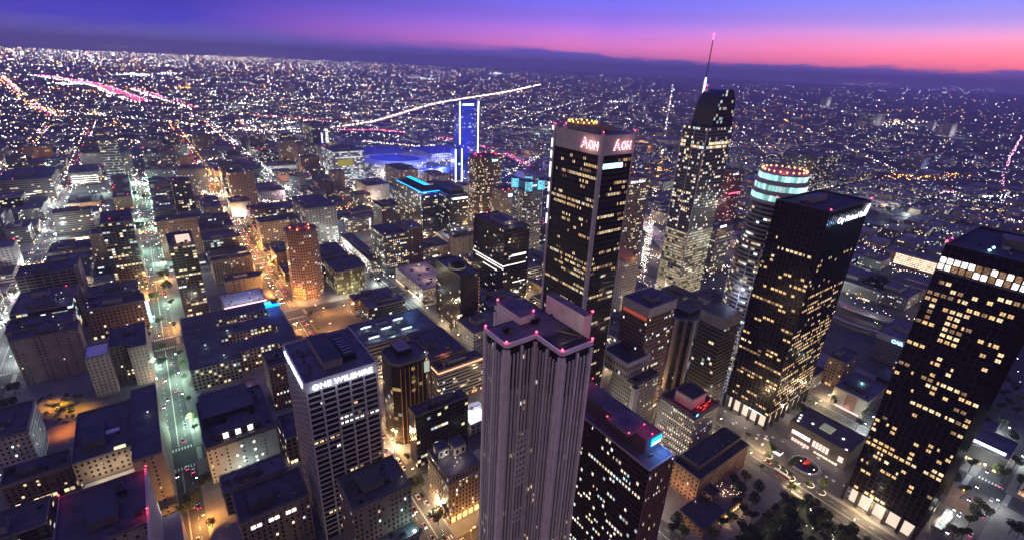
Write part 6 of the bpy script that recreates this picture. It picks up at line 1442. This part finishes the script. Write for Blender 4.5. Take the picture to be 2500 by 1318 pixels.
for t in fill:
    _,X0,X1,Y0,Y1,hh,ci_,ri,i,j=t;fk=q.choice(FL)
    if nb<205:
        rf=q.choice([ROOF,ROOF,ROOF2,ROOF2,mat('roof bluish',(.05,.055,.08),.9,var=.4,sc=.1)])
        nmz=colname(ci_);lab=f'{"tall " if hh>28 else "low " if hh<11 else ""}{COLN[fk]} building, lot {i*5+j+1}, row {ri+1}, {nmz}'
        bld((X0,X1,Y0,Y1,hh),'city_building',lab,fk,rf,q.choice([3,3.6,4.4]),q.choice([3.4,3.8]),'building','ordinary city blocks between the avenues',seed=nb,n=q.choice([4,6,8]) if Y0<600 else (q.choice([2,3]) if Y0<1000 else 1),occ=False,pent=hh>12);nb+=1
    else:
        SM.prism(rp(X0,X1,Y0,Y1),0,hh,F[fk],3.6,3.6,cap=q.choice([ROOF,ROOF2]),seed=nb*3+i)
        for _ in range(q.choice([0,1,1,2])): SM.dot(q.uniform(X0,X1),q.uniform(Y0,Y1),hh+1.5,max(.45,.00042*math.hypot(X0,Y0)),q.choice([WINC[1],WIN[1],WINC[1]]))
# low-rise belt farther out
for _ in range(5200):
    d=1/q.uniform(1/9000,1/1100);az_=q.uniform(-.35,2.05);x=d*math.cos(az_);y=d*math.sin(az_)
    if (-900<x<1950 and y<2000) or not vis(x,y,5,30) : continue
    if 585<x<830 and y<2600: continue
    s=q.uniform(8,26)*(1+d/9000);hh=q.uniform(5,11)*(2.4 if q.random()<.04 else 1)
    x=round(x/34)*34;y=round(y/40)*40
    SM.prism(rp(x-s,x+s,y-s*.7,y+s*.7),0,hh,F[q.choice(FL)],4,4,cap=q.choice([ROOF,ROOF2]),seed=_)
tag(SM.build('low_rise_buildings'),kind='stuff')
# ------------------------------------------------------------------ freeways and far traffic
FRW=mat('freeway concrete',(.17,.165,.16),.85,var=.2,sc=.01)
def line(pts,z=0):
    o=[]
    P=[at(px,py,z) for px,py in pts]
    for a,b in zip(P,P[1:]):
        n=12
        for k in range(n): t=k/n;o.append((a[0]+(b[0]-a[0])*t,a[1]+(b[1]-a[1])*t))
    o.append(P[-1])
    for _ in range(8): o=[o[0]]+[((o[i-1][0]+2*o[i][0]+o[i+1][0])/4,(o[i-1][1]+2*o[i][1]+o[i+1][1])/4) for i in range(1,len(o)-1)]+[o[-1]]
    return o
def ribbon(name,pts,w,z,m=FRW,th=1.4,label=None):
    L=line(pts,z);mb=MB();E=[]
    for i,pt in enumerate(L):
        a=L[max(0,i-1)];b=L[min(len(L)-1,i+1)];dx,dy=b[0]-a[0],b[1]-a[1];l=math.hypot(dx,dy) or 1
        E.append(((pt[0]-dy/l*w,pt[1]+dx/l*w),(pt[0]+dy/l*w,pt[1]-dx/l*w)))
    for (a,b),(c,d) in zip(E,E[1:]):
        mb.face([(*b,z),(*d,z),(*c,z),(*a,z)],m);mb.face([(*a,z-th),(*c,z-th),(*c,z+.9),(*a,z+.9)],m);mb.face([(*d,z-th),(*b,z-th),(*b,z+.9),(*d,z+.9)],m)
    tag(mb.build(name),kind='structure');return L
TRF=MB();HW=glow('far headlights',(1,.80,.62),11);HP=glow('far taillights',(1,.04,.16),9);HO=glow('far sodium lamps',(1,.42,.06),12)
HWc=glow('far white lamps',(.92,.95,1),16);HWw=glow('far warm lamps',(1,.72,.42),13);HG=glow('far greenish lamps',(.55,1,.82),10);HB=glow('far blue lamps',(.2,.3,1),14);HPk=glow('far pink lamps',(1,.35,.6),10);HD=glow('far dim lamps',(.9,.85,.85),5)
def rad(x,y,k=1.0):
    return max(.35,.00055*math.hypot(x,y)*k)
def traffic(L,off,m,step,z=1.0,j=1.5,k=1.0,p=1.0):
    acc=0
    for i in range(len(L)-1):
        a,b=L[i],L[i+1];dx,dy=b[0]-a[0],b[1]-a[1];l=math.hypot(dx,dy)
        if l<.01: continue
        D=math.hypot(a[0],a[1]);st=step*(1+D/1500);n=max(1,int(l/st)) if q.random()<max(.0,l/st) or l>st else 0
        for t in range(n):
            u=(t+q.random())/n
            if q.random()>p: continue
            x=a[0]+dx*u-dy/l*(off+q.uniform(-j,j));y=a[1]+dy*u+dx/l*(off+q.uniform(-j,j));r=rad(x,y,k)*q.uniform(.7,1.2);TRF.dot(x,y,z+r,r,m)
# white headlight river climbing to the right
A=ribbon('freeway',[(560,322),(700,318),(830,312),(920,298),(990,276),(1060,255),(1130,243),(1240,226),(1320,208)],19,8)
for o in (3,7,11,15,19): traffic(A,o,HW,11,9,1.5,1.05)
traffic(A,-6,HP,20,9,3,.9);traffic(A,-13,HPk,26,9,3,.9);traffic(A,24,HO,90,14,2,1)
B=ribbon('freeway',[(830,318),(930,318),(1040,330),(1150,350),(1230,372),(1300,408),(1345,440)],17,6)
for o in (-12,-8,-4,0): traffic(B,o,HPk if o==-8 else HP,7,7,1.6,1.05)
traffic(B,9,HWw,22,7,3,.7)
A2=line([(1375,195),(1402,190)],0);traffic(A2,0,HW,40,2,20,.8)
B2=ribbon('freeway',[(1500,500),(1590,560),(1640,610),(1700,660)],16,6);
for o in (-11,-7,-3,1): traffic(B2,o,HPk,13,7,1.5,.5)
Cc=ribbon('freeway',[(0,338),(200,330),(420,322),(560,326),(700,330)],16,7);traffic(Cc,5,HPk,55,8,5,.7)
for (px,py,n_,m_) in ((1690,735,26,HW),(1760,728,34,HW),(1800,712,26,HPk),(1720,755,24,HP),(1600,700,20,HWw),(1560,720,16,HW),(1305,720,14,HWw)):
    for _ in range(n_):
        x,y=at(px+q.gauss(0,26),py+q.gauss(0,7),1);
        if not any(a_<x<b_ and c_<y<d_ for a_,b_,c_,d_ in FP): TRF.dot(x,y,1,.32,m_)
for px,py in ((1690,735),(1750,735),(1800,720),(1600,715),(1560,745),(1310,690),(1290,650),(1640,745)): lamp(*at(px,py,0),9,(1,.82,.6),5200,.8)
# near curved ramps
ribbon('freeway_ramp',[(2020,722),(2070,748),(2130,768),(2200,790),(2300,815)],8,9);ribbon('freeway_ramp',[(2010,760),(2080,790),(2140,808),(2250,830)],6,6)
lamp(*at(2120,790,0),16,(1,.95,.8),6000,1);lamp(*at(2060,770,0),14,(1,.35,.3),2500,1)
D1=line([(0,185),(30,212),(60,240),(100,268),(135,285)]);
for o,m in ((0,HPk),(-20,HO),(20,HO),(-8,HP),(10,HW)): traffic(D1,o,m,14,2,9,1.0)
D2=line([(90,185),(170,197),(240,208),(290,228),(350,250)])
for o,m in ((0,HP),(12,HP),(-14,HP),(25,HP),(40,HPk),(-60,HW),(-40,HWc)): traffic(D2,o,m,8,2,7,1.1,.9)
D3=line([(330,218),(380,235),(430,250),(480,266)])
for o,m in ((0,HP),(20,HPk),(-20,HWc),(-35,HW)): traffic(D3,o,m,12,2,9,.95)
D4=line([(590,280),(660,283),(730,290),(800,298)]);traffic(D4,0,HP,12,2,6,.9);traffic(D4,-16,HP,18,2,6,.8)
D5=line([(60,245),(150,290),(220,290),(300,312)]);traffic(D5,0,HO,30,2,9,.9)
D6=line([(200,265),(260,290),(310,315)]);traffic(D6,0,HO,12,2,4,1.0);traffic(D6,12,HWw,16,2,5,.9)
D7=line([(385,262),(470,280),(520,300)]);traffic(D7,0,HPk,20,2,6,.8);traffic(D7,9,HW,20,2,6,.9)
D8=line([(2495,330),(2440,440),(2470,500)]);traffic(D8,0,HPk,9,2,5,.8)
for X in (-25,106,233.5,357.5,-154,-280,-405,-530):
    L=[(X,y) for y in range(760,1500 if X==-25 else 2600,30)];traffic(L,-11,HO if X in(106,-280,-530) else HWc,19,8,.6,.85);traffic(L,11,HO if X in(106,-530) else HWw,19,8,.6,.85);traffic(L,-4,HW,20,1,1.5,.6);traffic(L,4,HPk if X<-200 else HP,14,1,1.8,.75)
for Y in (965,1155,1345,1535,1725,1915):
    L=[(x,Y) for x in range(-900,600,30)];traffic(L,11,HWw,30,8,.6,.8);traffic(L,-11,HWc,38,8,.6,.8);traffic(L,-4,HPk,34,1,1.5,.6)
tag(TRF.build('distant_traffic'),kind='stuff')
# ------------------------------------------------------------------ far city lights on streets of a turned grid
CL=MB();q=random.Random(2024);ca,sa=math.cos(math.radians(37)),math.sin(math.radians(37))
def hashn(x,y,s):
    xi,yi=math.floor(x/s),math.floor(y/s);fx_,fy_=x/s-xi,y/s-yi
    g=lambda a,b:random.Random(a*7919+b*104729+int(s)).random()
    fx_=fx_*fx_*(3-2*fx_);fy_=fy_*fy_*(3-2*fy_)
    return (g(xi,yi)*(1-fx_)+g(xi+1,yi)*fx_)*(1-fy_)+(g(xi,yi+1)*(1-fx_)+g(xi+1,yi+1)*fx_)*fy_
pal=[HWc]*30+[HWw]*30+[HD]*14+[HO]*9+[HG]*6+[HPk]*3+[HP]*2+[HB]*1+[HW]*8
n=0;tries=0
while n<21000 and tries<190000:
    tries+=1
    az_=q.uniform(-.30,2.0)
    if q.random()<.93: d=1/q.uniform(1/26000,1/720)
    else: d=q.uniform(9000,30000);az_=q.triangular(.9,2.0,1.75)
    x=d*math.cos(az_);y=d*math.sin(az_)
    if d<1500 and q.random()<.45: continue
    if x<600 and y<900: continue
    den=hashn(x,y,700+d*.25)*.6+hashn(x,y,200+d*.07)*.5
    leftness=min(1,max(0,(az_-.2)/1.5))
    if den<.53-.12*leftness and q.random()<.96: continue
    if q.random()>.62+.5*leftness: continue
    if q.random()<.82:
        sp=q.choice([100,200,400,800])*(1 if d<5000 else 2);u=x*ca+y*sa;v=-x*sa+y*ca
        if q.random()<.5: u=round(u/sp)*sp+q.uniform(-6,6)
        else: v=round(v/sp)*sp+q.uniform(-6,6)
        x=u*ca-v*sa;y=u*sa+v*ca
    if not vis(x,y,5,6): continue
    kf=.9+.42*leftness
    k=kf*(q.choice([.28,.31,.35,.38,.42,.46,.52,.62,.8]) if q.random()<.94 else q.choice([1.1,1.3]))
    r=rad(x,y,k);m=q.choice(pal)
    if hashn(x+999,y,900)>.78: m=q.choice([HO,HO,HWw,HO])
    CL.dot(x,y,r+(q.uniform(4,9) if d<3000 else q.uniform(4,14)),r,m);n+=1
# bright sports field and strips near the left
for (px,py,w,m,cn) in ((330,183,60,HWc,70),(170,205,55,HWc,60),(410,180,30,HWc,20),(600,140,230,HWw,260),(120,92,130,HWw,160),(350,112,170,HWw,170),(620,345,90,HWc,110),(700,320,60,HWc,70),(1210,180,20,HWc,25),(1900,390,120,HWw,40),(2250,430,130,HO,90),(2180,300,140,HWw,70),(2400,480,110,HWc,60),(2120,205,110,HWw,80),(2320,220,140,HWc,80),(640,300,110,HWc,50),(450,215,25,HO,16),(1040,192,40,HWc,18),(2330,470,60,HPk,25),(1500,250,30,HWc,25),(1660,350,50,HWw,20)):
    for _ in range(cn):
        x,y=at(px+q.gauss(0,w*.4),py+q.gauss(0,max(1.6,w*.03)),4);CL.dot(x,y,4+rad(x,y,.8),rad(x,y,q.uniform(.6,1.1)),m)
tag(CL.build('city_lights'),kind='stuff')
# added lights without fixtures, scattered at random to brighten the farther blocks' ground
q=random.Random(5)
for k in range(130):
    d=1/q.uniform(1/3200,1/800);az_=q.uniform(0.0,1.85);x=d*math.cos(az_);y=d*math.sin(az_)
    if not vis(x,y,0,0): continue
    lamp(x,y,20,q.choice([WHT,WHT,(1,.75,.5),(1,.5,.15),(.7,1,.85),(1,.6,.7)]),q.uniform(7000,24000)*(d/1000)**1.2,2)
# a few far towers on the right
for (px,py,w,top,lab) in ((2015,262,10,238,'far pale slab tower on the dark plain right of the cyan-ringed tower'),(2130,308,26,280,'far broad dim office block at the right with lights below it'),(2275,318,7,297,'far slim bright white tower at the right'),(2315,335,14,305,'far pale tower pair at the right, beside the slim bright one'),(2245,415,18,388,'blue-topped grey block in the right middle distance'),(1630,365,36,345,'long white-lit columned block right of the black lettered tower'),(1540,250,6,238,'small far block with a blue lit top behind the tower tops'),(455,213,4,197,'slim orange-lit far tower at the left'),(645,217,4,205,'second slim orange-lit far tower left of centre')):
    x,y=at(px,py,0);hh=bis(lambda z:pr(x,y,z)[1]-top,1,280);w_=bis(lambda t:pr(x+t,y,0)[0]-px-w,.5,900)
    p=bld((x,x+w_,y,y+w_*.6,hh),'far_tower',lab,'white' if 'white' in lab or 'pale' in lab else 'grey',ROOF2,4,4,'tower',kit=False,seed=px)
    col=(1,.4,.05) if 'orange' in lab else ((.3,.5,1) if 'blue' in lab else (.9,.92,1))
    lamp(x+w_/2,y-hh*.5,hh*.3,col,(22000 if 'orange' not in lab else 60000)*(1 if hh<60 else 2)*(math.hypot(x,y)/3000)**1.0,3,p)
# ------------------------------------------------------------------ haze
HAZE=True
if HAZE:
    mb=MB();s=41000;mb.box(-s,s,-s,s,-1.5,640,DRK);o=mb.build('haze');tag(o,kind='stuff')
    m=bpy.data.materials.new('haze air');m.use_nodes=True;m.node_tree.nodes.clear();h=NT(m)
    v=h.new('ShaderNodeVolumePrincipled');v.inputs['Color'].default_value=(.68,.68,1,1);v.inputs['Density'].default_value=8e-5;v.inputs['Anisotropy'].default_value=.2
    oo=h.new('ShaderNodeOutputMaterial');h.link(v.outputs[0],oo.inputs['Volume'])
    o.data.materials.clear();o.data.materials.append(m);m.cycles.homogeneous_volume=True if hasattr(m.cycles,'homogeneous_volume') else None
print('objects',len(bpy.data.objects),'lights',len(bpy.data.lights))
